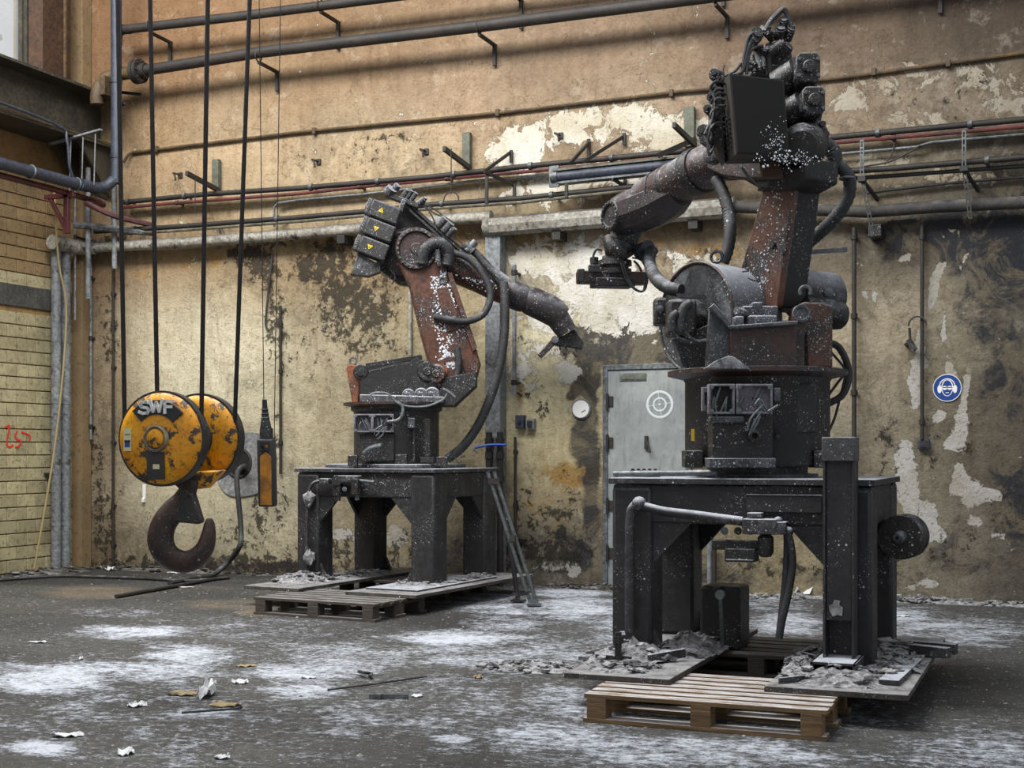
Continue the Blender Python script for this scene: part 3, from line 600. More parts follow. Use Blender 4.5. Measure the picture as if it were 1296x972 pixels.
# corner duct on left wall feeding two grey downpipes
b = MB(); p0 = Lp(66,306,.20); p1 = Lp(98,313,.20); p2 = Wp(120,313,.16); b.tube([p0, p1, V((p1.x+.1, DW-.18, p2.z)), p2], .085, smooth=3, seg=14)
o = tag(build(b, 'corner_duct', M['duct']), 'pale sooty duct rounding the corner above the grey downpipes', 'duct')
for px, pyb, lab in ((71,719,'left'),(83,717,'right')):
    p = Lp(px, pyb, .14); b = MB(); b.cyl((p.x, p.y, 0), (p.x, p.y, p0.z-.0), .056, seg=16); b.cyl((p.x, p.y, 1.9), (p.x, p.y, 1.96), .062, seg=16)
    o = tag(build(b, 'downpipe', M['greypipe']), f'flaking grey downpipe in the corner, {lab} one of the pair', 'pipe')
    b = MB(); b.box((p.x-.07, p.y, 1.1), (.14,.13,.025)); build(b, 'pipe_strap', M['pipedark'], o)
b = MB(); b.tube([Lp(62,262,.10), Lp(68,242,.26), Lp(74,330,.26), Lp(84,402,.26), Lp(70,560,.26), Lp(43,722,.20)], .012, smooth=5, seg=7)
tag(build(b, 'bamboo_cane', NT('dry cane').done(C(150,134,92), .7)), 'long thin buff cane leaning across the grey downpipes', 'cane')
# vertical conduits
def vrun(name, px, y0, y1, off, rpx, mat, label, joints=(), foot=False, wall='back', box=None):
    f = Wp if wall == 'back' else Lp
    a, c = f(px, y0, off), f(px, y1, off)
    c = V((a.x, a.y, max(c.z, .0))); r = rpx*13/FPX
    b = MB(); b.cyl(a, c, r, seg=10); o = tag(build(b, name, mat), label, 'pipe')
    for jy in joints:
        q = f(px, jy, off); b = MB(); b.cyl((a.x,a.y,q.z-.025), (a.x,a.y,q.z+.025), r*1.5, seg=10); b.box((a.x, (a.y+DW)/2, q.z), (.03, max(DW-a.y,.02), .02)) if wall == 'back' else None
        build(b, 'pipe_clip', M['pipedark'], o)
    return o, a, c
vrun('vertical_conduit', 143, 250, 714, .05, 1.9, M['pipedark'], 'thin dark conduit left of the hoist running down to the floor', (276,372,465,560,640,690))
vrun('vertical_conduit', 115, 300, 556, .06, 2.0, M['greypipe'], 'thin grey conduit beside the corner pilaster', (352,428,540))
vrun('vertical_conduit', 95, 225, 405, .3, 1.7, M['greypipe'], 'thin grey conduit just above the grey downpipes', (300,))
vrun('vertical_conduit', 355, 387, 600, .03, 1.9, M['pipedark'], 'dark conduit on the wall above the pendant', (410,470,560))
vrun('vertical_conduit', 519, 300, 450, .03, 2.6, M['duct'], 'cream painted pipe behind the left robot arm')
vrun('vertical_conduit', 1081, 288, 600, .10, 2.8, M['pipedark'], 'dark pipe right of the right robot', (300,400,497))
vrun('vertical_conduit', 1167, 283, 556, .06, 2.3, M['pipedark'], 'dark conduit above the small switch on the right', (300,534))
vrun('vertical_conduit', 651, 335, 500, .14, 2.9, M['greypipe'], 'grey pipe beside the square column', (345,484))
vc = vrun('vertical_conduit', 652, 553, 672, .05, 1.9, M['pipedark'], 'thin dark conduit with a bent foot between the robots', (572,640))[0]
b = MB(); b.tube([Wp(652,668,.05), Wp(654,680,.05), Wp(667,683,.05)], .014, smooth=4); build(b, 'bent_foot', M['pipedark'], vc)
vrun('vertical_conduit', 904, 690, 742, .08, 3.0, M['pipedark'], 'dark pipe stub low on the wall behind the right stand')
vrun('vertical_conduit', 898, 560, 742, .02, 3.4, M['greypipe'], 'pale pipe low on the wall behind the right stand')
# square column between the robots
a = Wp(627,286,.10); wc = 22*12.9/FPX; b = MB(); b.box((a.x, DW-.09, (a.z)/2+.0), (wc, .18, a.z)); col = tag(build(b, 'wall_column', M['greypipe'], bev=.012), 'grey sooty square column standing against the wall between the robots', 'column')
for px in (619,633):
    p = Wp(px, 600, .24); b = MB(); b.cyl((p.x,p.y,0), (p.x,p.y,1.55), .032, seg=12)
    for zz, rr in ((1.42,.045),(1.28,.042),(1.05,.046),(.86,.044)): b.cyl((p.x,p.y,zz), (p.x,p.y,zz+.07), rr, seg=10)
    tag(build(b, 'valve_pipe', M['pipedark']), f"{'left' if px < 625 else 'right'} dark valve pipe with brass unions beside the left stand", 'pipe')
b = MB(); b.tube([Wp(601,567,.30), Wp(620,563,.31), Wp(641,563,.30)], .012, smooth=4); tag(build(b, 'blue_strap', M['bluetie']), 'bright blue strap tied around the valve pipes', 'strap')
# tube shaped fitting under the pipes
b = MB(); p0, p1 = Wp(704,224,.28), Wp(902,203,.28); b.cyl(p0, p1, .052, seg=16); lamp = tag(build(b, 'tube_fitting', M['pipeblue']), 'long blue grey tube fitting hung under the service pipes', 'fitting')
d = (p1-p0).normalized(); b = MB(); b.bar(p0-V((.02,0,0))+V((0,.02,.06)), p1+V((0,.02,.06)), .02, .14, (0,0,1)); build(b, 'top_channel', M['bracket'], lamp)
b = MB(); b.bar(p0+V((0,.04,-.06)), p1+V((0,.04,-.06)), .02, .12, (0,0,1)); build(b, 'bottom_rail', M['zinc'], lamp)
b = MB(); b.bar(p0+V((-.02,0,.11)), p0+V((-.02,0,-.10)), .10, .03); b.cyl(p0-d*.05, p0+d*.02, .06, seg=12); build(b, 'end_bracket', M['zinc'], lamp)
# angle brackets carrying the pipes
def bracket(segs, label, w=.032, mat='bracket'):
    t = thing('angle_bracket', Wp(segs[0][0][0], segs[0][0][1], .05), label, 'bracket')
    for (a, c, o0, o1) in segs: b = MB(); b.bar(Wp(*a, o0), Wp(*c, o1), w, w*.7); build(b, 'bracket_arm', M[mat], t, bev=.002)
    return t
bracket([((274,202),(274,240),.05,.05)], 'grey green wall plate bracket above the hoist', .085)
hb_ = bracket([((236,219),(277,241),.75,.05)], 'rusty angle arm sticking out above the hoist', .05, 'pipedark')
bracket([((591,168),(591,213),.05,.05)], 'grey green wall plate bracket left of the white plaster patch', .085)
bracket([((562,188),(595,213),.7,.05)], 'rusty angle arm left of the white plaster patch', .05, 'pipedark')
bracket([((873,136),(873,186),.05,.05)], 'grey green wall plate bracket behind the right robot box', .10)
bracket([((853,158),(880,184),.7,.05),((833,197),(880,176),.4,.1)], 'rusty angle arm behind the right robot box', .05, 'pipedark')
bracket([((647,190),(647,206),.03,.03),((646,193),(613,217),.03,.45),((613,217),(650,234),.45,.06),((616,217),(616,258),.40,.40),((651,233),(651,260),.06,.06)], 'triangular pipe bracket over the square column', mat='pipedark')
bracket([((745,176),(745,200),.03,.03),((745,181),(722,206),.03,.45),((717,232),(717,251),.40,.40)], 'slanting pipe bracket at the left of the tube fitting', mat='pipedark')
bracket([((790,168),(790,184),.03,.03),((789,173),(738,205),.03,.5),((791,225),(791,240),.03,.03),((775,226),(791,236),.3,.03)], 'long slanting pipe bracket above the tube fitting', mat='pipedark')
def strap(pts, label, boxat=None):
    t = thing('slotted_strap', Wp(*pts[0], .3), label, 'strap')
    for (a, c) in zip(pts, pts[1:]):
        A, B = Wp(a[0], a[1], .3), Wp(c[0], c[1], .3); b = MB(); b.bar(A+V((-.013,0,0)), B+V((-.013,0,0)), .010, .016, (1,0,0)); b.bar(A+V((.013,0,0)), B+V((.013,0,0)), .010, .016, (1,0,0))
        n = max(int((A-B).length/.05), 2)
        for k in range(n): q = A.lerp(B, k/(n-1)); b.box(q, (.03,.015,.018))
        build(b, 'strap_length', M['zinc'] if c is pts[1] else M['cable'], t)
    return t
strap([(1091,178),(1091,224),(1103,286)], 'slotted hanging strap ending in a square box'); strap([(1220,166),(1220,212),(1228,276)], 'slotted hanging strap nearest the right edge')
for x, y, lab in ((1091,227,'left strap'),(1220,214,'right strap')):
    b = MB(); p = Wp(x, y, .3); b.box(p, (.07,.08,.05)); b.bar(p, (p.x+.10, DW, p.z-.14), .03, .03); tag(build(b, 'strap_clamp', M['cable'], bev=.004), f'burnt clamp gripping the pipes at the {lab} on the right', 'clamp')
b = MB(); p = Wp(1109,294,.12); b.box(p, (.115,.24,.11)); tag(build(b, 'junction_box', M['char'], bev=.006), 'small sooty square box at the foot of the hanging strap', 'box')
def wbox(px, py, wpx, hpx, dep, mat, label, name='switch_box', cat='switch', knob=False):
    p = Wp(px, py, dep/2); s = p.length/FPX; b = MB(); b.box((p.x, p.y, p.z), (wpx*s*1.02, dep, hpx*s)); t = tag(build(b, name, mat, bev=.006), label, cat)
    b = MB(); b.cyl((p.x, p.y-dep/2-.02, p.z), (p.x, p.y-dep/2, p.z), .018, seg=10) if knob else b.box((p.x, p.y-dep/2-.004, p.z), (wpx*s*.6, .01, hpx*s*.6)); build(b, 'rotary_knob' if knob else 'box_cover', M['pipedark'], t)
wbox(659,534,11,17,.08,M['pipeblue'],'upper left grey wall switch beside the column', knob=True); wbox(672,537,11,14,.07,M['greypipe'],'grey socket box right beside the wall switch','socket_box','socket')
wbox(1169,562,13,12,.06,M['pipeblue'],'small grey blue switch box under the conduit on the right')
# ring lamp hook and cable at right
b = MB(); p = Wp(1161,411,.10); b.torus(p, (0,1,0), .075, .008, 16, 6, a0=-1.7, a1=1.7, up=(0,0,1)); b.cyl(Wp(1151,415,.1), Wp(1152,433,.1), .012, seg=8); b.bar(Wp(1150,430,.1), Wp(1158,443,.12), .04, .04); b.cyl(Wp(1147,436,.0), Wp(1147,436,.09), .018, seg=8)
tag(build(b, 'cable_clip', M['char']), 'black cable clamp with a looped lead beside the right conduit', 'clamp')
# round wall things
p = Wp(736,518,.0); b = MB(); b.cyl(p, p+V((0,-.03,0)), .088, seg=28); t = tag(build(b, 'round_cover', M['white'], bev=.004), 'round white cover on the wall left of the door', 'cover')
b = MB(); b.torus(p+V((0,-.01,0)), (0,1,0), .094, .010, 28, 6); build(b, 'cover_rim', M['greypipe'], t); b = MB(); b.bar(p+V((.01,-.032,-.03)), p+V((.05,-.032,-.01)), .006, .003); build(b, 'cover_slot', M['pipedark'], t)
p = Wp(310,588,.0); s = .0089; b = MB(); n = 40
pl = [p+V((math.cos(a)*s*46*(1+.06*math.sin(3*a)), 0, math.sin(a)*s*(44+5*math.sin(2*a+1)))) for a in [2*PI*k/n for k in range(n)]]
b.prism(pl, (0,-.02,0)); t = tag(build(b, 'grout_ring', grimy('grey smeared mortar', C(150,152,154), C(116,116,116), .5, .1, 0, .8)), 'grey mortar ring around the pipe hole behind the hoist', 'mortar patch')
b = MB(); b.cyl(p+V((-.07,-.021,.02)), p+V((-.07,-.024,.02)), .155, seg=24); build(b, 'hole', M['hole'], t)
b = MB(); b.torus(p+V((-.07,-.02,.02)), (0,1,0), .16, .018, 26, 8); build(b, 'pipe_sleeve', M['pipedark'], t)
# safety sign
p = Wp(1199,491,.0); R = 16.5*p.length/FPX; t = thing('safety_sign', p, 'round blue safety sign showing a head with ear muffs and goggles', 'sign')
def flat(b, poly, y): b.prism([V((p.x+x*R, y, p.z+z*R)) for x, z in poly], (0,.002,0)); return b
def circ(cx, cz, rx, rz, n=20, a0=0, a1=2*PI): return [(cx+rx*math.cos(a0+(a1-a0)*k/n), cz+rz*math.sin(a0+(a1-a0)*k/n)) for k in range(n)]
b = MB(); b.cyl(p, p+V((0,-.010,0)), R, seg=40); build(b, 'sign_disc', M['blue'], t)
b = MB(); b.torus(p+V((0,-.010,0)), (0,1,0), R*.97, R*.03, 40, 6); build(b, 'sign_border', M['white'], t)
y = p.y-.0115
b = MB(); flat(b, circ(0,.02,.40,.62,28), y); build(b, 'sign_head', M['white'], t)
b = MB(); flat(b, circ(0,.00,.34,.55,28), y-.001); build(b, 'sign_face', M['blue'], t)
b = MB(); b.torus(V((p.x, y, p.z+.12*R)), (0,1,0), .52*R, .045*R, 20, 4, a0=-1.35, a1=1.35, up=(0,0,1)); build(b, 'sign_headband', M['white'], t)
b = MB()
for sx in (-1,1): flat(b, circ(sx*.53,-.08,.15,.30,16), y-.001)
build(b, 'sign_ear_muffs', M['white'], t)
b = MB()
for sx in (-1,1): flat(b, circ(sx*.17,.0,.17,.15,16), y-.002)
flat(b, [(-.36,.06),(.36,.06),(.36,.0),(-.36,.0)], y-.002); build(b, 'sign_goggles', M['white'], t)
b = MB(); flat(b, [(-.12,-.32),(.12,-.32),(.10,-.37),(-.10,-.37)], y-.002); build(b, 'sign_mouth', M['white'], t)
for (x, yy, lab) in ((229,222,'left of the hoist bracket'),(404,205,'above the left robot'),(540,192,'left of the plate bracket'),(710,172,'on the white plaster patch')):
    q = Wp(x, yy, 0); b = MB(); b.tube([q, q+V((-.03,-.10,.01)), q+V((.02,-.14,-.03)), q+V((.03,-.14,-.09))], .011, smooth=4, seg=7); b.box(q+V((0,-.01,0)), (.05,.02,.06)); tag(build(b, 'wall_hook', M['pipedark']), f'small bent iron wall hook {lab}', 'hook')
b = MB(); q = Wp(571,188,.7); e = Wp(570,251,.5); b.cyl(q, (q.x, q.y, e.z), .006, seg=6); b.torus((q.x, q.y, e.z-.06), (0,1,0), .08, .007, 16, 6, a0=-1.5, a1=1.7, up=(0,0,1)); tag(build(b, 'rod_hanger', M['pipedark']), 'thin rod with an open ring hanging above the left robot', 'hanger')
b = MB(); q = Wp(247,226,.6); b.cyl(q, q-V((0,0,.36)), .006, seg=6); build(b, 'thin_rod', M['pipedark'], hb_)
b = MB(); q = Wp(345,258,.02); b.tube([Wp(345,320,.03), Wp(339,375,.03), Wp(336,408,.03), Wp(338,416,.03)], .012, smooth=4); tag(build(b, 'loose_cable', M['cable']), 'short loose cable hanging on the wall right of the ropes', 'cable')
b = MB(); q = Wp(183,622,0); b.box(q, (.04,.03,.16)); b.box(q+V((0,-.02,-.10)), (.03,.04,.05)); tag(build(b, 'door_latch', M['white'], bev=.004), 'small pale latch on the wall below the yellow block', 'latch')

# ---- left wall services: girder, blue pipe, small pipework
t = thing('crane_girder', (-10.45, 11, 4.87), 'dark olive steel girder along the left wall below the window', 'girder')
gy0, gy1 = 1.0, DW-.02; gx = -10.44; L = gy1-gy0; ym = (gy0+gy1)/2
b = MB(); b.box((gx, ym, 5.455), (.52, L, .03)); build(b, 'top_flange', M['girder'], t)
b = MB(); b.box((gx, ym, 5.165), (.02, L, .55)); build(b, 'girder_web', M['girder'], t)
b = MB(); b.box((gx, ym, 4.875), (.52, L, .03)); build(b, 'bottom_flange', M['girder'], t)
b = MB(); b.box((gx+.27, ym, 4.90), (.01, L, .012)); build(b, 'flange_lip', M['ochre'], t)
b = MB(); b.box((gx, ym, 5.50), (.06, L, .05)); build(b, 'crane_rail', M['pipedark'], t)
b = MB(); b.prism([(gx-.2, DW-.05, 4.86), (gx-.2, DW-.6, 4.86), (gx-.2, DW-.05, 4.3)], (.03,0,0)); build(b, 'girder_support', M['girder'], t); b = MB(); b.prism([(gx+.15, DW-.05, 4.86), (gx+.15, DW-.6, 4.86), (gx+.15, DW-.05, 4.3)], (.03,0,0)); build(b, 'girder_support', M['girder'], t)
rb = .062; xb = -10.18
b = MB(); A = Wp(147, 60, .42); E = Wp(147, 240, .42)
b.tube([(A.x, A.y, 9.0), (A.x, A.y, 7), (A.x, A.y, E.z+.32), (A.x-.02, A.y-.03, E.z+.10), (A.x-.10, A.y-.16, E.z+.0), (A.x-.16, A.y-.40, E.z), (A.x-.2, A.y-1.2, E.z), (A.x-.2, 2, E.z)], rb, smooth=5, seg=14)
bp = tag(build(b, 'blue_pipe', M['pipeblue']), 'blue grey pipe dropping down the corner and along the left wall', 'pipe')
for zz in (E.z+.35, 5.5, 6.5): b = MB(); b.cyl((A.x,A.y,zz), (A.x,A.y,zz+.05), rb*1.12, seg=14); build(b, 'pipe_joint', M['pipeblue'], bp)
for yy in (11.9, 11.2): b = MB(); b.torus((A.x-.2, yy, E.z), (0,1,0), rb*1.08, .01, 14, 6); build(b, 'pipe_clip', M['zinc'], bp)
b = MB(); z = E.z-.10; b.tube([(A.x-.28, 2, z), (A.x-.28, 11.6, z), (A.x-.22, 12.1, z-.08), (A.x+.0, 12.3, z-.2), (A.x+.3, DW-.14, z-.28)], .034, smooth=4)
rp = tag(build(b, 'dark_red_pipe', M['pipered2']), 'dark red pipe under the blue pipe on the left wall', 'pipe')
b = MB(); q = V((A.x-.28, 11.85, z)); b.bar(q, q+V((0,0,-.45)), .06, .05, (1,0,0)); b.bar(q+V((0,.0,-.42)), q+V((-.25,.0,-.02)), .04,.04); b.bar(q+V((-.30,0,-.03)), q+V((.1,0,-.03)), .05, .05); tag(build(b, 'pipe_bracket', M['pipered2'], bev=.004), 'dark red bracket carrying the pipes by the corner', 'bracket')
b = MB(); b.tube([(gx+.31, 10.2, 4.96), (gx+.33, 11.6, 4.90), (gx+.36, 11.75, 4.75), (gx+.36, 11.8, 4.45), (gx+.37, 11.95, 4.30), (gx+.37, 12.4, 4.22)], .016, smooth=5); tag(build(b, 'small_pipe', M['pipeblue']), 'small blue grey bent pipe under the girder', 'pipe')
b = MB(); b.bar((gx-.1, 12.0, 4.80), (gx+.62, 12.0, 4.90), .05, .02, (0,1,0)); ob = tag(build(b, 'cross_bar', M['greypipe']), 'pale flat bar across the girder underside', 'bar')
for k, yy in enumerate((0,.0,.0)):
    b = MB(); x = gx+.2+k*.17; b.cyl((x, 12.0, 4.83+k*.02), (x-.02, 12.0, 4.3-.12*(k == 0)), .007, seg=6); build(b, 'hanger_rod', M['greypipe'], ob)
b = MB(); x = A.x-.1; b.cyl((x-.35, DW-.35, 4.6), (x-.35, DW-.35, 3.1), .03, seg=10); b.cyl((x-.1, DW-.2, 4.4), (x-.1, DW-.2, 3.45), .03, seg=10); b.tube([(x-.5, DW-.4, 3.95), (x-.1, DW-.3, 3.9), (x+.4, DW-.15, 3.84)], .04)
tag(build(b, 'corner_pipework', M['greypipe']), 'tangle of grey pipe stubs in the corner above the duct', 'pipe')
# red graffiti
t = thing('graffiti_mark', Lp(20,555,.03), 'red spray painted zigzag mark on the left block wall', 'graffiti')
for pts in ([(6,541),(12,539),(10,550),(9,562),(12,566),(17,563)], [(22,545),(19,552),(21,556),(26,558),(24,565),(19,566)], [(27,547),(33,549),(38,552),(37,558)]):
    P = [Lp(x, y, .026) for x, y in pts]; b = MB(); b.tube(P, .012, smooth=5, seg=6)
    for v in b.v: v.x = XL+.0265+(v.x-(XL+.026))*.15
    build(b, 'paint_stroke', M['redpaint'], t)
# ------------------------------------------------------------------ pallets, machine stands, debris
class Fr:      # local frame standing on the floor
    def __init__(s, o, deg): a = math.radians(deg); s.o = V(o); s.a = a; s.x = V((math.cos(a), math.sin(a), 0)); s.y = V((-math.sin(a), math.cos(a), 0))
    def __call__(s, x, y, z): return s.o + s.x*x + s.y*y + UP*z
    def box(s, b, x0, x1, y0, y1, z0, z1, mi=0): return b.box(s((x0+x1)/2, (y0+y1)/2, (z0+z1)/2), (x1-x0, y1-y0, z1-z0), s.a, mi)
def pallet(fr, x0, y0, label, mat, L=1.2, D=.8, nb=5, seed=1):
    rnd = random.Random(seed); t = thing('wooden_pallet', fr(x0+L/2, y0+D/2, 0), label, 'pallet', None)
    ws = [.145,.10,.145,.10,.145] if nb == 5 else [D/nb*.72]*nb
    gap = (D-sum(ws))/(len(ws)-1); y = y0
    for wd in ws:
        b = MB(); j = rnd.uniform(-.006,.006); fr.box(b, x0+j, x0+L+j, y, y+wd, .122, .144); build(b, 'deck_board', mat, t, bev=.002); y += wd+gap
    for x in (x0+.02, x0+L/2-.05, x0+L-.12):
        b = MB(); fr.box(b, x, x+.10, y0, y0+D, .100, .122); build(b, 'cross_board', mat, t, bev=.002)
        for yy, wd in ((y0, .10), (y0+D/2-.07, .145), (y0+D-.10, .10)):
            b = MB(); fr.box(b, x+.0, x+.10, yy, yy+wd, .022, .100); build(b, 'spacer_block', mat, t, bev=.003)
    for yy, wd in ((y0, .10), (y0+D/2-.07, .145), (y0+D-.10, .10)):
        b = MB(); fr.box(b, x0, x0+L, yy, yy+wd, 0, .022); build(b, 'bottom_board', mat, t, bev=.002)
    return t
F2 = Fr((-2.44, 7.48, 0), 0); F1 = Fr((-6.59, 10.80, 0), -5)
pallet(F2, .21, -1.12, 'brown powder-dusted wooden pallet in front of the right stand', M['wood'], nb=7, seed=2)
pallet(F2, .14, .47, 'dark wooden pallet under the middle of the right stand', M['wooddark'], seed=3)
pallet(F1, .45, -1.22, 'grey wooden pallet in front of the left stand', M['wooddark'], nb=6, seed=4)
pallet(F1, .14, .45, 'sooty wooden pallet beneath the middle of the left stand', M['wooddark'], seed=5)

def hollow_leg(fr, x0, x1, y0, y1, z0, z1):
    b = MB(); fr.box(b, x0, x1, y0, y1, z0, z1); return b
TW, TD, LW_ = 1.47, 1.17, .235
M['plate'] = grimy('ash covered steel plate', C(56,52,48), C(84,78,72), .5, .72, .3, .7, dustcol=C(140,140,142))
def stand(fr, label, lx=(0., TW)):
    t = thing('machine_stand', fr(TW/2, TD/2, 0), label, 'machine stand')
    zt, zb, zp = 1.20, .94, .176
    b = MB(); fr.box(b, -.02, TW+.02, -.02, TD+.02, zt-.035, zt); build(b, 'top_plate', M['blackdust'], t, bev=.004)
    for (x0, x1, y0, y1) in ((0, TW, .012, .16), (0, TW, TD-.16, TD-.012), (.012, .16, .16, TD-.16), (TW-.16, TW-.012, .16, TD-.16)):
        b = MB(); fr.box(b, x0, x1, y0, y1, zb, zt-.037); build(b, 'top_rail', M['black'], t, bev=.012)
    for (x, y) in ((0,0), (TW-LW_,0), (0,TD-LW_), (TW-LW_,TD-LW_)):
        b = MB(); fr.box(b, x-.004, x+LW_+.004, y-.004, y+LW_+.004, zp, zt-.05); build(b, 'leg', M['black'], t, bev=.022)
        sx = 1 if x == 0 else -1; sy = 1 if y == 0 else -1
        cx = x+LW_ if sx > 0 else x; cy = y+LW_ if sy > 0 else y; ey = y+.02 if sy > 0 else y+LW_-.05
        b = MB(); b.prism([fr(cx, ey, zb+.01), fr(cx+sx*.23, ey, zb+.01), fr(cx, ey, zb-.24)], fr.y*.03); build(b, 'corner_gusset', M['black'], t, smooth=False)
        ex = x+.02 if sx > 0 else x+LW_-.05
        b = MB(); b.prism([fr(ex, cy, zb+.01), fr(ex, cy+sy*.20, zb+.01), fr(ex, cy, zb-.22)], fr.x*.03); build(b, 'corner_gusset', M['black'], t, smooth=False)
        b = MB(); b.prism([fr(cx, ey, zp), fr(cx+sx*.08, ey, zp), fr(cx, ey, zp+.16)], fr.y*.03); build(b, 'foot_gusset', M['black'], t, smooth=False)
    for (x0, x1) in ((-.03, .55), (1.04, 1.74)):
        b = MB(); fr.box(b, x0, x1, -.74, TD+.25, .145, .175); build(b, 'foot_plate', M['plate'], t, bev=.003)
    return t
S1 = stand(F1, 'sooty black steel stand carrying the left robot'); S2 = stand(F2, 'sooty black steel stand carrying the right robot')
# loose second layer plates and bars on the foot plates
for fr, (x0,x1,y0,y1), lab in ((F1,(1.10,1.62,-.52,.9),'left stand'),):
    b = MB(); fr.box(b, x0, x1, y0, y1, .176, .19); build(b, 'upper_plate', M['blackdust'], S1, bev=.003)
def chan(fr, pts, lab, name='steel_offcut', mat='blackdust', w=.05, h=.03):
    b = MB()
    for p, q in pts: b.bar(fr(*p), fr(*q), w, h)
    return tag(build(b, name, M[mat], bev=.003), lab, 'offcut')
# heaps of debris
def heap(name, fr, spots, label, n, seed, zb=.176, size=(.012,.05), cat='rubble', mat='ash'):
    rnd = random.Random(seed); b = MB()
    for (cx, cy, rx, ry, h) in spots:
        N = 26; vs = []; 
        for i in range(N):
            for j in range(N):
                u = -1+2*i/(N-1); v = -1+2*j/(N-1); r = math.hypot(u, v); ns = mnoise.noise(V((u*2.2+seed, v*2.2, cx*3)))
                q = max(0, 1-r*(1+.25*ns)); hh = h*q*(.6+.8*abs(mnoise.noise(V((u*6, v*6, seed*1.3)))))+ (.012*mnoise.noise(V((u*14, v*14, seed))) if q > .05 else 0)
                vs.append(fr(cx+u*rx, cy+v*ry, zb-.004+max(hh, 0)))
        b.add(vs, [(i*N+j, (i+1)*N+j, (i+1)*N+j+1, i*N+j+1) for i in range(N-1) for j in range(N-1) if max(abs(-1+2*(i+.5)/(N-1)), abs(-1+2*(j+.5)/(N-1))) and math.hypot(-1+2*(i+.5)/(N-1), -1+2*(j+.5)/(N-1)) < 1.0])
    for k in range(n):
        cx, cy, rx, ry, h = spots[rnd.randrange(len(spots))]; a = rnd.random()*6.28; r = rnd.random()**.6*.98; s = rnd.uniform(*size)
        c = fr(cx+rx*r*math.cos(a), cy+ry*r*math.sin(a), zb+h*max(0, 1-r)*.8+s*.2)
        e = Matrix.Rotation(rnd.random()*6, 3, 'Z') @ Matrix.Rotation(rnd.uniform(-.5,.5), 3, 'X')
        ax = e@V((s*rnd.uniform(.4,1.2),0,0)); ay = e@V((0,s*rnd.uniform(.3,.9),0)); az = e@V((0,0,s*rnd.uniform(.08,.45)))
        p = [c+ax*i*rnd.uniform(.6,1.1)+ay*j*rnd.uniform(.6,1.1)+az*m for i in (-1,1) for j in (-1,1) for m in (0,1)]
        b.add(p, [(0,1,3,2),(4,6,7,5),(0,4,5,1),(2,3,7,6),(0,2,6,4),(1,5,7,3)])
    return tag(build(b, name, [M[mat]], smooth=False), label, cat, kind='stuff')
def ash():
    t = NT('grey ash and flaked paint'); n = t.noise(16, 8, .75); col = t.mix(t.ramp(n, .36, .62), C(66,64,64), C(168,168,172)); col = t.mix(t.ramp(t.noise(60, 4, .7), .5, .62, 0, .5), col, C(40,38,36)); t.bump(n, .6, .01); return t.done(col, .95)
M['ash'] = ash()
heap('debris_heap', F2, [(.14,-.10,.26,.40,.13),(.36,.35,.22,.5,.12),(.40,.9,.18,.3,.06),(.2,-.45,.2,.25,.03)], 'grey ash heap around the front left foot of the right stand', 170, 11)
heap('debris_heap', F2, [(1.35,-.35,.30,.36,.07),(1.12,.1,.12,.5,.09),(1.58,.1,.14,.6,.06),(1.5,.75,.2,.3,.05)], 'grey ash heap around the right feet of the right stand', 190, 12)
heap('debris_heap', F1, [(.16,-.12,.28,.30,.10),(.3,.5,.2,.5,.03)], 'pale ash heap around the front left foot of the left stand', 90, 13)
heap('debris_heap', F1, [(1.36,.02,.26,.36,.02),(1.5,.6,.1,.4,.02)], 'thin pale ash over the right foot plate of the left stand', 60, 14, zb=.191)
for (p, q), lab, w, h in [(((1.10,-.66,.182),(1.30,-.40,.182)),'thin black steel strip at the front of the right foot plate',.05,.012),
      (((1.62,.75,.21),(1.86,.70,.21)),'round bar end sticking out right of the right stand, upper one',.06,.06),(((1.62,.60,.21),(1.83,.52,.21)),'round bar end sticking out right of the right stand, lower one',.06,.06),
      (((1.62,-.50,.19),(1.66,.30,.19)),'dark board lying along the right foot plate',.03,.10),(((.30,-.28,.20),(.46,-.10,.22)),'flat dark strip in the ash heap beside the front left leg',.05,.02),
      (((.02,-.36,.20),(.24,-.40,.205)),'short flat steel strip on the left foot plate of the right stand',.05,.015),(((.04,-.18,.19),(.16,-.30,.34)),'short square bar poking out of the ash heap',.03,.03)]:
    chan(F2, [(p, q)], lab, w=w, h=h)
b = MB(); b.cyl(F2(.17,-.42,.176), F2(.17,-.42,.36), .02, seg=10); b.cyl(F2(.17,-.42,.30), F2(.17,-.42,.34), .032, seg=6); b.cyl(F2(.17,-.42,.20), F2(.17,-.42,.23), .034, seg=6)
tag(build(b, 'levelling_bolt', M['char']), 'upright threaded bolt with nuts before the front left foot of the right stand', 'bolt')
b = MB(); b.bar(F2(.56,.38,.20), F2(.585,.22,.52), .035, .018); b.cyl(F2(.585,.205,.52), F2(.585,.235,.52), .028, seg=12); tag(build(b, 'steel_lever', M['zinc']), 'pale steel lever standing behind the front left leg of the right stand', 'lever')
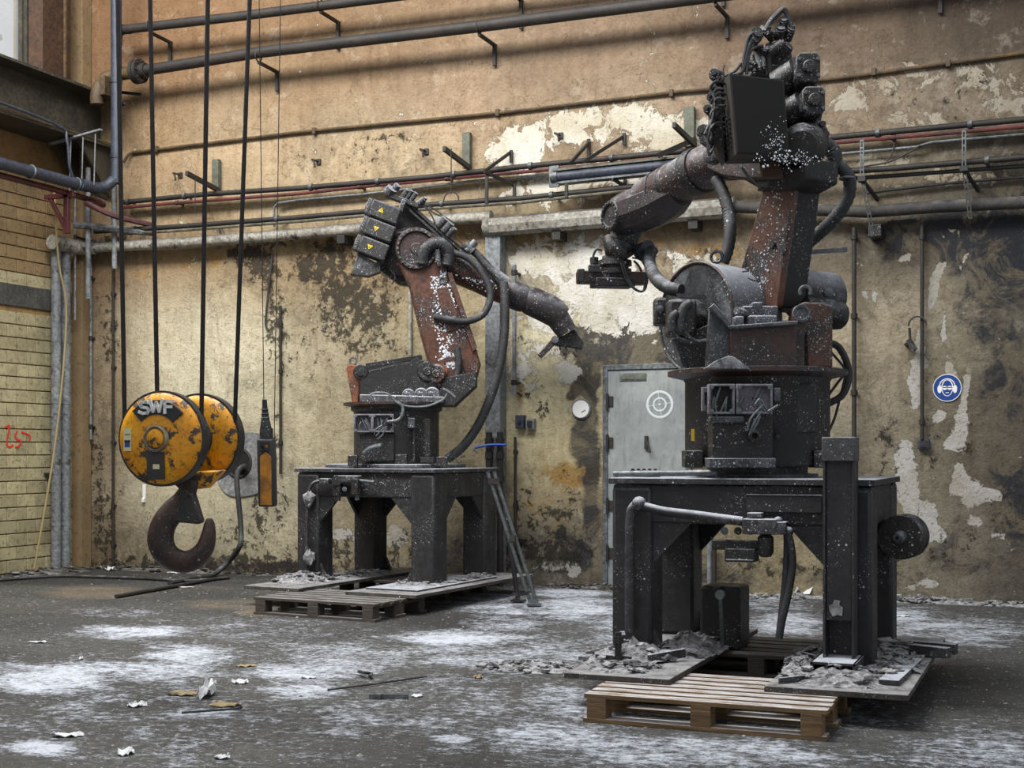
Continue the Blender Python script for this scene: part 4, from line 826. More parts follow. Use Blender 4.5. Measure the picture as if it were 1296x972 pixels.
# post bolted to the front right corner of the right stand
t = thing('guard_post', F2(1.39,-.12,0), 'tall black channel post bolted before the right stand', 'post')
px0, px1, py0, py1 = 1.24, 1.405, -.18, -.03
b = MB(); F2.box(b, px0, px1, py1-.02, py1, .18, 1.30); F2.box(b, px0, px0+.014, py0, py1, .18, 1.30); F2.box(b, px1-.014, px1, py0, py1, .18, 1.30); build(b, 'channel', M['black'], t, bev=.003)
b = MB(); F2.box(b, px0+.015, px1-.015, py0+.015, py1-.02, .45, 1.30); build(b, 'channel_face', M['black'], t, bev=.003)
b = MB(); F2.box(b, px0-.005, px1+.005, py0-.01, py1+.004, 1.30, 1.43); build(b, 'post_cap', M['zinc'] if 0 else grimy('grey pressed steel cap', C(88,88,92), C(74,74,78), .5, .4, .1, .5), t, bev=.006)
b = MB(); F2.box(b, px0-.04, px1+.03, py0-.16, py1, .235, .25); F2.box(b, px0-.04, px0-.025, py0-.16, py1, .15, .25); F2.box(b, px1+.015, px1+.03, py0-.16, py1, .15, .25); build(b, 'foot_channel', M['blackdust'], t, bev=.002)
b = MB(); b.prism([F2(px0+x, py0+.012, z) for x, z in ((.035,.50),(.05,.47),(.075,.48),(.10,.475),(.105,.52),(.085,.535),(.09,.555),(.06,.56),(.05,.535),(.03,.53))], (0,-.004,0)); build(b, 'torn_label', M['rubble'], t)
# narrow post behind the left robot column (small)
# crate and box under the right stand
b = MB(); F2.box(b, .37, .62, .58, .86, .145, .53); tag(build(b, 'steel_box', M['char'], bev=.02), 'black square steel box standing on the pallet under the right stand', 'box')
# name plate and services on front rail of the right stand
b = MB(); p = F2(1.00, -.012, 1.065); b.box(p, (.42,.02,.10)); F2.box(b, .79, 1.21, -.028, -.005, 1.105, 1.115); build(b, 'cover_strip', M['black'], S2, bev=.004)
def hosething(name, pts, r, mat, label, cat='hose', k=6, seg=10, parent=None, corr=False):
    b = MB(); P = spline([V(p) for p in pts], k) if k else [V(p) for p in pts]
    if corr:
        P2 = []; 
        L = 0; Q = []
        for a, c in zip(P, P[1:]):
            n = max(int((c-a).length/(r*.28)), 1)
            Q += [a.lerp(c, i/n) for i in range(n)]
        Q.append(P[-1]); b.rings(Q, [r*(1.0 if (i//1) % 2 else .90) for i in range(len(Q))], seg=seg)
    else: b.rings(P, r, seg=seg)
    o = build(b, name, M[mat], parent)
    if parent is None: tag(o, label, cat)
    return o
YF = 7.48
def A2(px, py, y=-.06): return CAM + ray(px, py)*((YF+y)/ray(px, py).y)
def A2y(px, py, y): return A2(px, py, y)
hosething('air_hose', [A2(797,800), A2(797,700), A2(798,655), A2(803,641), A2(815,637)], .030, 'blackdust', 'thick dusty pipe running down the front left leg of the right stand', k=5)
hosething('air_hose', [A2(812,640,-.06), A2(840,647,-.07), A2(880,652,-.07), A2(940,660,-.08)], .026, 'blackdust', 'dusty pipe sagging across the front of the right stand', k=5)
b = MB(); b.ball(A2(809,638), .045, 10); build(b, 'elbow_joint', M['blackdust'], bpy.data.objects['air_hose'])
vt = thing('valve_unit', A2(965,690), 'dusty black air valve unit hanging at the front of the right stand', 'valve')
def vb(px, py, w, h, d, name, y=-.08, mat='blackdust', bev=.006):
    b = MB(); b.box(A2(px, py, y), (w, d, h)); return build(b, name, M[mat], vt, bev=bev)
vb(963,666,.19,.085,.10,'valve_body'); vb(956,652,.08,.03,.08,'valve_cap'); vb(986,668,.09,.07,.09,'end_block'); vb(940,690,.34,.055,.05,'mounting_rail', .0, 'char')
vb(939,702,.17,.075,.12,'manifold', -.02, 'char'); vb(939,708,.16,.012,.13,'manifold_flange', -.02, 'zinc')
for px in (917,934,950): b = MB(); b.cyl(A2(px,672,-.06), A2(px,672,.0), .022, seg=14); build(b, 'gauge', M['zinc'] if px != 934 else M['char'], vt)
b = MB(); b.lathe(A2(969,676,-.06), (0,0,-1), [(0,.028),(.02,.045),(.10,.045),(.125,.03),(.13,.0)], seg=16); build(b, 'filter_bowl', M['char'], vt)
b = MB(); b.cyl(A2(977,664,-.08), A2(998,672,-.08), .022, seg=10); b.ball(A2(985,660,-.08), .028, 8); b.ball(A2(998,673,-.08), .028, 8); build(b, 'hose_fitting', M['blackdust'], vt)
hosething('drain_hose', [A2(997,674,-.08), A2(1001,690,-.08), A2(1003,715,-.08), A2(998,750,-.08), A2(990,785,-.08), A2(986,808,-.08)], .021, 'rubber', 'thick black hose drooping from the valve unit', k=6)
hosething('drain_hose', [A2(996,676,-.05), A2(996,700,-.05), A2(994,735,-.05), A2(989,780,-.06), A2(986,806,-.06)], .020, 'rubber', 'thinner black hose drooping beside the thick one', k=6)
# rod and scrap on top of the right stand
b = MB(); b.cyl(F2(-.0,.03,1.222), F2(.62,.02,1.232), .018, seg=10); tag(build(b, 'steel_rod', M['zinc']), 'pale dusty rod lying along the front of the right stand top', 'rod')
b = MB(); b.bar(F2(.02,.30,1.215), F2(.20,.28,1.215), .05, .03); 
for k in range(5): b.cyl(F2(.04+k*.035,.27,1.20), F2(.04+k*.035,.27,1.25), .010, seg=6)
tag(build(b, 'terminal_strip', M['char']), 'small black terminal strip on the left of the right stand top', 'strip')
# round reel at the right of the right stand
c = Dp(1139,680,7.75); ax = (FW*.86+RT*.50).normalized(); t = thing('cable_reel', c, 'dusty black drum reel mounted right of the right stand', 'reel')
b = MB(); b.lathe(c, ax, [(0,.0),(0,.124),(.012,.130),(.03,.130),(.05,.126),(.14,.126),(.15,.130),(.165,.130),(.165,0)], seg=36); build(b, 'drum', M['char'], t)
b = MB(); b.lathe(c-ax*.065, ax, [(0,.012),(.0,.022),(.03,.024),(.035,.034),(.064,.040)], seg=14); build(b, 'hub_nozzle', M['zinc'], t)
b = MB(); b.cyl(c-ax*.066, c-ax*.0655, .012, seg=10); build(b, 'hub_bore', M['hole'], t)
a = F2(TW+.0, .45, 0); b = MB(); b.box((a.x+.02, c.y+.14, c.z), (.09,.12,.20)); b.cyl(c+ax*.15, V((a.x+.03, c.y+.14, c.z)), .035, seg=12); build(b, 'reel_bracket', M['char'], t, bev=.006)
# services on the left stand
y1f = lambda px, py, off=-.05: Pn(px, py, F1(0, off, 0), F1.y)
hosething('air_pipe', [y1f(388,730), y1f(388,690), y1f(389,640), y1f(392,620), y1f(398,611), y1f(412,608)], .016, 'blackdust', 'thin dusty pipe down the front left leg of the left stand', k=5)
vt = thing('valve_unit', y1f(432,612), 'dusty black valve unit at the front rail of the left stand', 'valve')
def vb1(px, py, w, h, d, name, off=-.06, mat='blackdust'):
    b = MB(); b.box(y1f(px, py, off), (w, d, h), F1.a); return build(b, name, M[mat], vt, bev=.006)
vb1(440,606,.26,.06,.07,'valve_body'); vb1(412,609,.10,.05,.06,'end_block'); vb1(451,616,.07,.14,.07,'regulator',-.07,'char'); vb1(428,620,.07,.12,.07,'filter_body',-.07,'char')
b = MB(); b.cyl(y1f(426,608,-.06), y1f(426,608,-.12), .045, seg=20); build(b, 'pressure_gauge', M['char'], vt)
b = MB(); b.cyl(y1f(436,619,-.06), y1f(436,619,-.11), .022, seg=12); build(b, 'small_gauge', M['zinc'], vt)
b = MB(); b.cyl(y1f(455,608,-.06), y1f(474,610,-.06), .014, seg=8); b.cyl(y1f(428,627,-.06), y1f(428,634,-.06), .022, seg=10); b.cyl(y1f(452,625,-.06), y1f(452,633,-.06), .022, seg=10); build(b, 'hose_fitting', M['zinc'], vt)
for py, lab in ((631,'upper'),(705,'lower')):
    b = MB(); c = y1f(391, py, -.06); rnd = random.Random(py)
    b.ball(c, .055, 9, (1,.8,1.25))
    for v in b.v: v += V((rnd.uniform(-.016,.016), rnd.uniform(-.012,.012), rnd.uniform(-.016,.016)))
    tag(build(b, 'foam_lump', M['ash'], smooth=False), f'{lab} pale lump of foam stuck on the pipe of the left stand', 'foam')
# folded tripod ladder rods by the right of the left stand
t = thing('leaning_strut', Gp(676,766), 'pale steel strut leaning against the right side of the left stand', 'strut')
A = Gp(676,765,.02); Bt = Dp(621,597,A.y*FW.y+A.x*FW.x-.05)
for o_, nm in ((-.028,'strut_rod'),(.028,'strut_rod')): b = MB(); b.cyl(A+RT*o_, Bt+RT*o_, .016, seg=10); build(b, nm, M['zinc'], t)
b = MB(); b.box(A, (.12,.09,.02), .3); b.cyl(A, A+UP*.05, .02, seg=8); build(b, 'foot_pad', M['zinc'], t); m = A.lerp(Bt, .5); b = MB(); b.box(m, (.07,.05,.05)); b.bar(A.lerp(Bt,.93)-RT*.05, A.lerp(Bt,.93)+RT*.05, .05, .05); build(b, 'strut_clamp', M['pipedark'], t)
A2_ = Gp(656,760,.02); b = MB(); b.cyl(A2_, Dp(640,655,A2_.dot(FW)), .022, seg=10); b.box(A2_, (.12,.09,.02)); b.bar(Gp(650,752,.10), Gp(667,751,.20), .03,.03); build(b, 'rear_strut', M['char'], t)

# ------------------------------------------------------------------ floor litter, cables
hosething('floor_cable', [Gp(-60,737,.02), Gp(0,734,.02), Gp(40,731,.02), Gp(80,729,.02), Gp(120,730,.02), Gp(180,732,.02), Gp(240,735,.02), Gp(290,731,.02)], .016, 'cable', 'long black cable lying on the floor along the left walls', 'cable', k=5)
pr = Wp(310,590,.0); hz = 12.3
hosething('wall_hose', [Wp(304,594,.02), Wp(309,590,.14), Wp(301,597,.26), Wp(300,615,.30), Wp(303,645,.32), Wp(305,672,.34), Wp(303,692,.40), V(Gp(288,712,.14)), V(Gp(268,728,.02)), V(Gp(240,733,.02)), V(Gp(215,738,.02))], .030, 'cable', 'thick grey hose hanging from the wall hole down to the floor', k=7)
hosething('steel_bar', [Gp(147,755,.02), Gp(288,730,.02)], .020, 'pipedark', 'long dark rod lying on the floor below the hook', 'rod', k=0)
def scrap(px, py, w, h, mat, label, seed, name='paper_scrap', cat='paper', rise=.03):
    rnd = random.Random(seed); c = Gp(px, py, .004); s = (c-CAM).dot(FW)/FPX; N = 7; b = MB(); vs = []
    for i in range(N):
        for j in range(N):
            u = -1+2*i/(N-1); v = -1+2*j/(N-1); k = 1-.25*rnd.random()*(abs(u)+abs(v)); r = math.hypot(u, v)
            if r > 1: u, v = u/r, v/r
            vs.append(c+RT*(u*w*s*.5*k)+FW*(v*h*s*.5*k*3.2)+UP*(rise*(abs(mnoise.noise(V((u*2+seed, v*2, 1))))+.15*rnd.random())))
    b.add(vs, [(i*N+j, (i+1)*N+j, (i+1)*N+j+1, i*N+j+1) for i in range(N-1) for j in range(N-1)])
    o = build(b, name, M[mat], smooth=False, recalc=False); m = o.modifiers.new('thickness', 'SOLIDIFY'); m.thickness = .004
    return tag(o, label, cat)
for i, (px, py, w, h, m, lab, rise) in enumerate([
 (160,953,26,11,'paper','crumpled white scrap nearest the lower left edge',.035),(85,931,44,7,'paper','flat pale scrap left of the crumpled white one',.03),(172,893,30,9,'paper','pale crumpled sheet on the left foreground floor',.03),
 (232,879,44,7,'tan','buff flattened packing piece in the left foreground',.03),(262,880,22,24,'paper','twisted white film standing up in the left foreground',.13),(285,893,44,7,'tan','dirty clear film in front of the twisted white film',.03),
 (304,864,24,6,'paper','small white scrap behind the twisted film',.03),(48,813,28,3,'paper','thin white scrap on the far left floor',.02),(102,834,8,4,'paper','tiny white chip on the left floor',.03),(312,843,30,4,'tan','buff strip on the floor in the middle foreground',.02),
 (390,858,22,4,'paper','narrow white flake on the middle foreground floor',.02),(528,881,16,5,'paper','small grey white flake beside the floor knife',.02),(140,722,14,6,'paper','blue white rag on the floor by the corner conduit',.08),(1020,752,50,14,'paper','crumpled newspaper sheet by the wall behind the right stand',.12),
 (965,754,24,6,'tan','buff torn sheet on the floor behind the right stand',.05),(1143,780,22,3,'paper','thin white flake on the floor right of the right stand',.02),(605,858,14,4,'tan','small buff curl on the middle floor',.04),(281,959,22,6,'paper','pale scrap at the bottom edge of the frame',.03),(232,743,30,3,'paper','white strip beside the long rod under the hook',.01),(224,725,26,3,'paper','pale strip on the floor under the hook point',.02)]):
    scrap(px, py, w, h, m, lab, i*7+1, rise=rise)
b = MB(); c = Gp(480,882,.012); b.box(c, (.035,.04,.035)); d = RT*.16; b.bar(c, c+d, .03, .012); b.bar(c, c-d*.35, .03,.012); tag(build(b, 'putty_knife', M['paper'] if 0 else M['zinc']), 'small pale tool with a black clip on the middle floor', 'tool')
b = MB(); b.tube([Gp(454,850,.02), Gp(461,851,.035), Gp(470,853,.02), Gp(468,856,.02)], .010, smooth=4); tag(build(b, 'rubber_strip', M['cable']), 'short curled black strip on the middle floor', 'strip')
b = MB(); b.tube([Gp(415,873,.012), Gp(470,866,.012), Gp(540,856,.012)], .006, smooth=4); tag(build(b, 'wire', M['cable']), 'thin straight wire lying on the middle floor', 'wire')
b = MB(); b.tube([Gp(230,902,.02), Gp(270,899,.02), Gp(305,896,.03), Gp(300,891,.05)], .006, smooth=4); tag(build(b, 'wire', M['cable']), 'thin bent wire in front of the dirty clear film', 'wire')
FR0 = Fr((0,0,0), 0)
def gheap(px, py, rx, ry, h, label, n, seed, sz=(.01,.04)): c = Gp(px, py, 0); heap('debris_heap', FR0, [(c.x, c.y, rx, ry, h)], label, n, seed, zb=.0, size=sz)
gheap(676,846,.36,.20,.05,'pale rubble patch on the floor between the stands', 90, 21)
gheap(1165,762,.40,.12,.05,'black scrap heap on the floor against the wall at right', 50, 22, (.02,.06)); gheap(975,757,.35,.12,.03,'pale rubble on the floor behind the right stand', 70, 23)
for k, (x, wdt) in enumerate(((-9.2,1.4),(-6.8,1.2),(-4.0,1.0),(-1.4,1.2),(.2,1.0))):
    heap('debris_heap', FR0, [(x, DW-.14, wdt, .16, .05)], 'low strip of rubble along the foot of the back wall, '+('leftmost','below the hook side','between the robots','behind the right stand','rightmost')[k], 90, 31+k, zb=.0, mat='rubbledk' if k < 3 else 'ash')
heap('debris_heap', FR0, [(XL+.3, 11.8, .3, .8, .07)], 'low rubble heap along the foot of the left wall', 80, 41, zb=0., mat='rubbledk')
rnd = random.Random(9)      # scattered flakes over the whole floor
b = MB()
for k in range(2600):
    x = rnd.uniform(-9.5, .6); y = rnd.uniform(4.6, 12.4); s = abs(rnd.gauss(0, .006))+.003; a = rnd.random()*6.28; h = s*rnd.uniform(.2,.7)
    q = [V((x+s*math.cos(a+i*PI/2+rnd.uniform(-.4,.4)), y+s*math.sin(a+i*PI/2), 0)) for i in range(4)]
    b.add(q+[V((x, y, h))], [(0,1,4),(1,2,4),(2,3,4),(3,0,4)])
tag(build(b, 'floor_grit', M['rubble'], smooth=False), 'pale grit and paint flakes scattered over the whole floor', 'grit', kind='stuff')
# ------------------------------------------------------------------ hoist block, hook, ropes, pendant
HD = 7.1; s = HD/FPX
t = thing('hook_block', Dp(225,640,HD), 'large yellow crane hook block hanging on four ropes', 'hook block')
ax = (FW*math.cos(math.radians(16))+RT*math.sin(math.radians(16))).normalized()
c0 = Dp(199,555,HD-.05); R = .248
side = ax.cross(UP).normalized()
def shell(c, r, th, name, rim=True):
    b = MB(); b.lathe(c, ax, [(0,0),(-.010,r*.25),(-.006,r*.5),(.004,r*.80),(.022,r*.95),(.05,r)], seg=56); b.lathe(c, ax, [(.05,r),(.05+th*.5,r*1.0),(.05+th,r*.985)], seg=56)
    build(b, name, M['yellow'], t, ang=50)
    b = MB(); b.lathe(c, ax, [(.035,r*.97),(.035,r*1.02),(.075,r*1.02),(.075,r*.97)], seg=56); b.lathe(c, ax, [(.05+th-.01,r*.9),(.05+th-.01,r*1.01),(.05+th+.015,r*1.01),(.05+th+.015,r*.9)], seg=56); build(b, 'dark_rim', M['latch'], t)
shell(c0, R, .035, 'front_sheave_cover'); c1 = Dp(247,555,HD+.30); shell(c1, R*.99, .04, 'rear_sheave_cover')
b = MB(); b.cyl(c0+ax*.06, c1+ax*.02, R*.45, seg=30); build(b, 'sheave_drum', M['latch'], t)
# boss, plates, lettering on the front cover
b = MB(); b.lathe(c0, ax, [(-.004,.074),(-.024,.070),(-.028,.062),(-.014,.052),(-.014,.0)], seg=30); build(b, 'hub_ring', grimy('bright worn steel ring', C(176,170,150), C(120,112,96), .5, .2, 0, .35), t)
b = MB(); b.lathe(c0, ax, [(-.014,.052),(-.026,.048),(-.030,.040),(-.030,0)], seg=26); build(b, 'hub_cap', M['yellow'], t)
def onface(x, z, o=-.016): return c0 + side*(-x if side.dot(RT) < 0 else x) + UP*z + ax*o
sr = -side if side.dot(RT) < 0 else side
def face(x, z, o): return c0 + sr*x + UP*z + ax*o
def plate(x0, x1, z0, z1, o, mat, name):
    b = MB(); P = [face(x0,z0,o), face(x1,z0,o), face(x1,z1,o), face(x0,z1,o)]; b.prism(P, ax*.006); return build(b, name, M[mat], t, smooth=False)
plate(-.055,.048,-.215,-.07,-.012,'latch','data_plate'); plate(-.018,.020,-.16,-.135,-.0135,'cream','data_label')
plate(-.195,-.150,-.065,.055,-.008,'cream','inspection_sticker'); plate(-.190,-.155,-.02,-.008,-.0095,'blk','sticker_line'); plate(-.188,-.157,-.045,-.015,-.0095,'blue','sticker_seal'); plate(-.188,-.157,.02,.024,-.0095,'blk','sticker_line')
P = [face(.19*math.cos(a)*r_, .19*math.sin(a)*r_, -.012) for r_, rng in ((1.06, np.linspace(2.35,.72,14)), (.66, np.linspace(.72,2.35,14))) for a in rng]
b = MB(); b.prism(P, ax*.03)
build(b, 'black_band', M['blk'], t, smooth=False)
L = {'S': [[(.9,.9),(.6,1.0),(.2,.95),(.05,.75),(.2,.57),(.7,.45),(.9,.25),(.7,.03),(.3,0),(0,.12)]], 'W': [[(0,1),(.28,0),(.55,.75),(.82,0),(1.1,1)]], 'F': [[(0.05,0),(0.05,1),(.75,1)],[(.05,.52),(.6,.52)]]}
for ch, x0, z0 in (('S',-.095,.132),('W',-.032,.142),('F',.052,.134)):
    b = MB()
    for st in L[ch]:
        for p, q in zip(st, st[1:]): 
            A = face(x0+p[0]*.066, z0+p[1]*.060, -.017); B_ = face(x0+q[0]*.066, z0+q[1]*.060, -.017); e = (B_-A).normalized()*.006; b.bar(A-e, B_+e, .015, .010, ax.cross(B_-A))
    build(b, 'letter', M['white'], t, smooth=False)
# crosshead, hook
hx = lambda px, py: Dp(px, py, HD+.14)
b = MB(); b.prism([hx(205,598), hx(283,595), hx(262,618), hx(228,621)], FW*.10); build(b, 'crosshead', M['yellow'], t, bev=.012)
b = MB(); pts = [(240,608),(238,620),(231,634),(218,648),(207,664),(203,682),(208,698),(220,708),(236,711),(250,705),(260,692),(264,676),(265,662),(265,656)]
rr = [.052,.052,.062,.070,.074,.078,.076,.070,.064,.058,.050,.040,.028,.012]
P = [hx(*p) for p in pts]; Ps = spline(P, 4); rs = list(np.interp(np.linspace(0,13,len(Ps)), range(14), rr)); b.rings(Ps, rs, seg=20, ell=.72, up=V((0,1,0)).cross((P[1]-P[0])))
build(b, 'hook', M['hook'], t, ang=60)
b = MB(); b.prism([hx(228,626)-FW*.05, hx(246,624)-FW*.05, hx(257,660)-FW*.05, hx(254,663)-FW*.05, hx(222,660)-FW*.05], FW*.10); build(b, 'safety_latch', M['latch'], t, bev=.008)
b = MB(); b.cyl(hx(237,625)-FW*.08, hx(237,625)+FW*.08, .022, seg=12); build(b, 'latch_pin', M['latch'], t)
# wire ropes: each runs straight from the block up to the crane trolley
def rope(px0, px1, py1, d, label):
    a = Dp(px1, py1, d); m = Dp(px0, 0, d); u = (m-a)/(m.z-a.z); top = a+u*(10.5-a.z); b = MB(); n = 120
    b.rings([a.lerp(top, i/n) for i in range(n+1)], [.0125 if i % 2 else .0118 for i in range(n+1)], seg=8)
    tag(build(b, 'wire_rope', M['rope']), label, 'rope', 'ropes of the hook block')
rope(149,158,545,HD+.16,'greasy wire rope at the far left of the hook block'); rope(190,199,500,HD+.12,'greasy wire rope entering the top of the front cover')
rope(263,254,590,HD-.02,'greasy wire rope crossing in front of the rear cover'); rope(316,297,540,HD+.28,'greasy wire rope at the right side of the rear cover')
# pendant control
PD = 7.3; pd = lambda x, y: Dp(x, y, PD)
t = thing('pendant_control', pd(339,600), 'yellow and black hanging pendant control right of the hook block', 'controller')
c = (pd(329,598)+pd(349,597))/2; a = .25
b = MB(); w_ = .084
prof = [(-.5,-.42),(-.42,-.5),(.42,-.5),(.5,-.42),(.5,.5),(-.5,.5)]
bot = pd(339,641); topc = pd(337,556)
def poly(cc, sc): return [cc+RT*(x*w_*sc)+FW*(y*.08*sc) for x, y in prof]
b.add(poly(bot,1.0)+poly(bot+UP*.01+(topc-bot)*.02,1.08)+poly(topc-(topc-bot)*.03,1.08)+poly(topc,.96), [tuple(range(5,-1,-1))]+[(i+6*k,(i+1)%6+6*k,(i+1)%6+6*(k+1),i+6*(k+1)) for k in range(3) for i in range(6)]+[tuple(range(18,24))])
build(b, 'black_casing', M['blk'], t, bev=.004)
b = MB(); b.prism([p-FW*.046 for p in (pd(331,639),pd(346,639),pd(345,578),pd(338,572),pd(331,578))], FW*.02); build(b, 'yellow_face', M['amber'], t, bev=.003)
b = MB(); q = pd(337,565)-FW*.05; b.box(q, (.05,.012,.05)); build(b, 'button_panel', M['latch'], t)
for dx in (-.012,.014): b = MB(); b.cyl(q+RT*dx-FW*.002, q+RT*dx-FW*.014, .008, seg=10); build(b, 'button', M['hole'] if dx < 0 else M['amber'], t)
b = MB(); b.lathe(topc, (pd(335,512)-topc), [(0,.036),(.05,.034),(.12,.020),(.18,.014),(.215,.013)], seg=14); 
for k in range(6): b.torus(topc.lerp(pd(335,512), .25+k*.12), pd(335,512)-topc, .026-.002*k, .004, 12, 5)
build(b, 'cable_boot', M['rubber'], t)
b = MB(); b.cyl(pd(343,553), pd(342.5,548), .007, seg=6); b.cyl(topc+RT*.03, topc+RT*.03+UP*.06, .008, seg=6); build(b, 'strain_clip', M['latch'], t)
for (x0, x1, y1, lab) in ((328,334,513,'thin steel cord holding the pendant control, left one'),(355,347,560,'thin steel cord right of the pendant control')):
    a_ = pd(x1, y1); m = pd(x0, 0); u = (m-a_)/(m.z-a_.z); b = MB(); b.cyl(a_, a_+u*(10.2-a_.z), .0026, seg=6); build(b, 'suspension_cord', M['cable'], t)
# ------------------------------------------------------------------ robots
class Plane:       # the upright plane an arm swings in; n faces the camera side
    def __init__(s, p0, n): s.p0 = V(p0); s.n = V(n).normalized(); s.u = V((-s.n.y, s.n.x, 0))
    def q(s, px, py, off=0.): return Pn(px, py, s.p0+s.n*off, s.n)
    def ppm(s, p): return FPX/((p-CAM).dot(FW))
def limb(name, pl, pts, mat, parent, off=0., seg=22, ell=None, sm=0, **k):     # pts: (px, py, radius px)
    P = [pl.q(x, y, o if (o := (rest[0] if rest else off)) is not None else off) for x, y, r, *rest in pts]
    R = [r/pl.ppm(p) for (x, y, r, *rest), p in zip(pts, P)]
    if sm: 
        Q = spline(P, sm); R = list(np.interp(np.linspace(0, len(P)-1, len(Q)), range(len(P)), R)); P = Q
    b = MB(); b.rings(P, R, seg=seg, ell=ell); return build(b, name, M[mat], parent, **k)
def slab(name, pl, poly, off, th, mat, parent, bev=.006, **k):
    b = MB(); b.prism([pl.q(x, y, off) for x, y in poly], pl.n*(-th)); return build(b, name, M[mat], parent, bev=bev, **k)
def disc(name, c, ax, prof, mat, parent, seg=30, **k):
    b = MB(); b.lathe(c, ax, prof, seg=seg); return build(b, name, M[mat], parent, **k)
def bolts(name, c, ax, R, n, r, h, mat, parent, up=None):
    ax = V(ax).normalized(); u = V((0,0,1)) if abs(ax.z) < .9 else V((1,0,0)); u = (u-ax*u.dot(ax)).normalized(); v = ax.cross(u); b = MB()
    for k in range(n):
        q = V(c)+(u*math.cos(2*PI*k/n)+v*math.sin(2*PI*k/n))*R; b.cyl(q, q+ax*h, r, seg=6)
    return build(b, name, M[mat], parent, kind='stuff')
def ph(name, P, r, mat, parent, corr=False, k=6, seg=10): return hosething(name, P, r, mat, '', parent=parent, corr=corr, k=k, seg=seg)
def cam_box(name, px0, px1, py0, py1, d, dep, mat, parent, bev=.006, yaw=0):
    a, c = Dp(px0, py1, d), Dp(px1, py0, d); m = (a+c)/2; wv = (c-a).dot(RT); h = c.z-a.z; b = MB(); b.box(m+FW*dep/2, (wv, dep, h), YAW+math.radians(yaw)); return build(b, name, M[mat], parent, bev=bev)

# ================= left robot =================
C1 = F1(TW/2-.02, TD/2, 0); d1 = (C1-CAM).dot(FW); s1 = d1/FPX
r1 = thing('industrial_robot', C1+UP*1.20, 'smaller left industrial robot with elbow raised and gripper pointing right', 'robot', 'burnt out industrial robots')
az = math.radians(5); n1 = (-FW*math.cos(az)+RT*math.sin(az)); P1 = Plane(C1, n1); q = P1.q
Z = lambda py, d=d1: CAMH+(HOR-py)/FPX*d
b = MB(); b.lathe((C1.x,C1.y,1.20), (0,0,1), [(0,.46),(.03,.46),(.035,.42),(.04,.40),(Z(522)-1.2,.40),(Z(519)-1.2,.43),(Z(514)-1.2,.43)], seg=40); build(b, 'base_column', M['char'], r1)
b = MB(); b.box((C1.x,C1.y,1.222), (1.0,.9,.035), F1.a); build(b, 'base_plate', M['whitemetal'], r1, bev=.008)
b = MB(); b.lathe((C1.x,C1.y,Z(515)), (0,0,1), [(0,.44),(.012,.50),(.035,.50),(.045,.30)], seg=40); build(b, 'turntable', M['rustdk'], r1)
for px in (541, 524): 
    b = MB(); a = Dp(px, 585, d1-.40); c = Dp(px, 530, d1-.40); b.bar(a, c, .05 if px == 541 else .02, .03, RT); b.box(a+UP*.02, (.12,.08,.05), YAW) if px == 541 else None; build(b, 'rib', M['zinc'] if 0 else M['char'], r1, bev=.003)
# open terminal boxes on the column
def openbox(px0, px1, py0, py1, d, dep, parent, mat='whitemetal', inner=True, name='terminal_box'):
    a, c = Dp(px0, py1, d), Dp(px1, py0, d); t_ = .012; w_ = (c-a).dot(RT); h_ = c.z-a.z; m = (a+c)/2; b = MB()
    b.box(m+FW*dep, (w_, .01, h_), YAW)
    for sx in (-1,1): b.box(m+FW*dep/2+RT*sx*(w_/2-t_/2), (t_, dep, h_), YAW)
    for sz in (-1,1): b.box(m+FW*dep/2+UP*sz*(h_/2-t_/2), (w_-t_*2, dep, t_), YAW)
    o = build(b, name, M['boxmetal'], parent, bev=.002)
    for sx in (-1,1):
        for sz in (-1,1): b = MB(); e = m+RT*sx*(w_/2-.018)+UP*sz*(h_/2-.018); b.cyl(e-FW*.004, e+FW*.02, .012, seg=8); build(b, 'corner_screw', M['zinc'], o)
    if inner:
        rnd = random.Random(int(px0)); 
        for k in range(5):
            p = m+FW*dep*.8+RT*rnd.uniform(-.3,.3)*w_+UP*rnd.uniform(-.1,.35)*h_; e = p+RT*rnd.uniform(-.05,.05)-UP*rnd.uniform(.04,.12)-FW*dep*.6
            b = MB(); b.tube([p, p-FW*dep*.5+UP*.02, e], .006, smooth=4, seg=6); build(b, 'loose_wire', M['zinc'], o)
    return o
openbox(448, 471, 524, 547, d1-.47, .08, r1); openbox(471, 498, 524, 547, d1-.47, .08, r1)
cam_box('cover_panel', 455, 499, 549, 583, d1-.43, .10, 'char', r1); cam_box('small_bracket', 516, 525, 529, 542, d1-.44, .03, 'whitemetal', r1)
cam_box('base_foot', 500, 515, 575, 590, d1-.46, .10, 'char', r1); cam_box('base_foot', 440, 452, 576, 590, d1-.46, .1, 'char', r1); cam_box('base_foot', 552, 566, 578, 590, d1-.42, .1, 'char', r1)
# turret
b = MB(); b.prism([Dp(x, y, d1-.34) for x, y in ((438,465),(443,461),(450,462),(455,478),(453,511),(446,511))], FW*.13); build(b, 'turret_horn', M['orange'], r1, bev=.008)
c = Dp(457,471,d1-.37); disc('pivot_cap', c, -FW, [(0,.070),(.03,.070),(.04,.060),(.04,.04),(.055,.036),(.055,0)], 'char', r1)
b = MB(); b.torus(Dp(447,457,d1-.28), FW, .032, .009, 16, 6); build(b, 'lifting_eye', M['zinc'], r1)
b = MB(); b.prism([Dp(x, y, d1+.10) for x, y in ((452,470),(470,464),(535,456),(560,470),(566,512),(450,512))], FW*.04); build(b, 'turret_back_wall', M['soot'], r1, bev=.004)
b = MB(); b.bar(Dp(463,463,d1-.30), Dp(534,452,d1-.22), .045, .04, UP); b.bar(Dp(466,471,d1-.30), Dp(500,463,d1-.26), .02, .03, UP); build(b, 'turret_tie_bar', M['char'], r1, bev=.004)
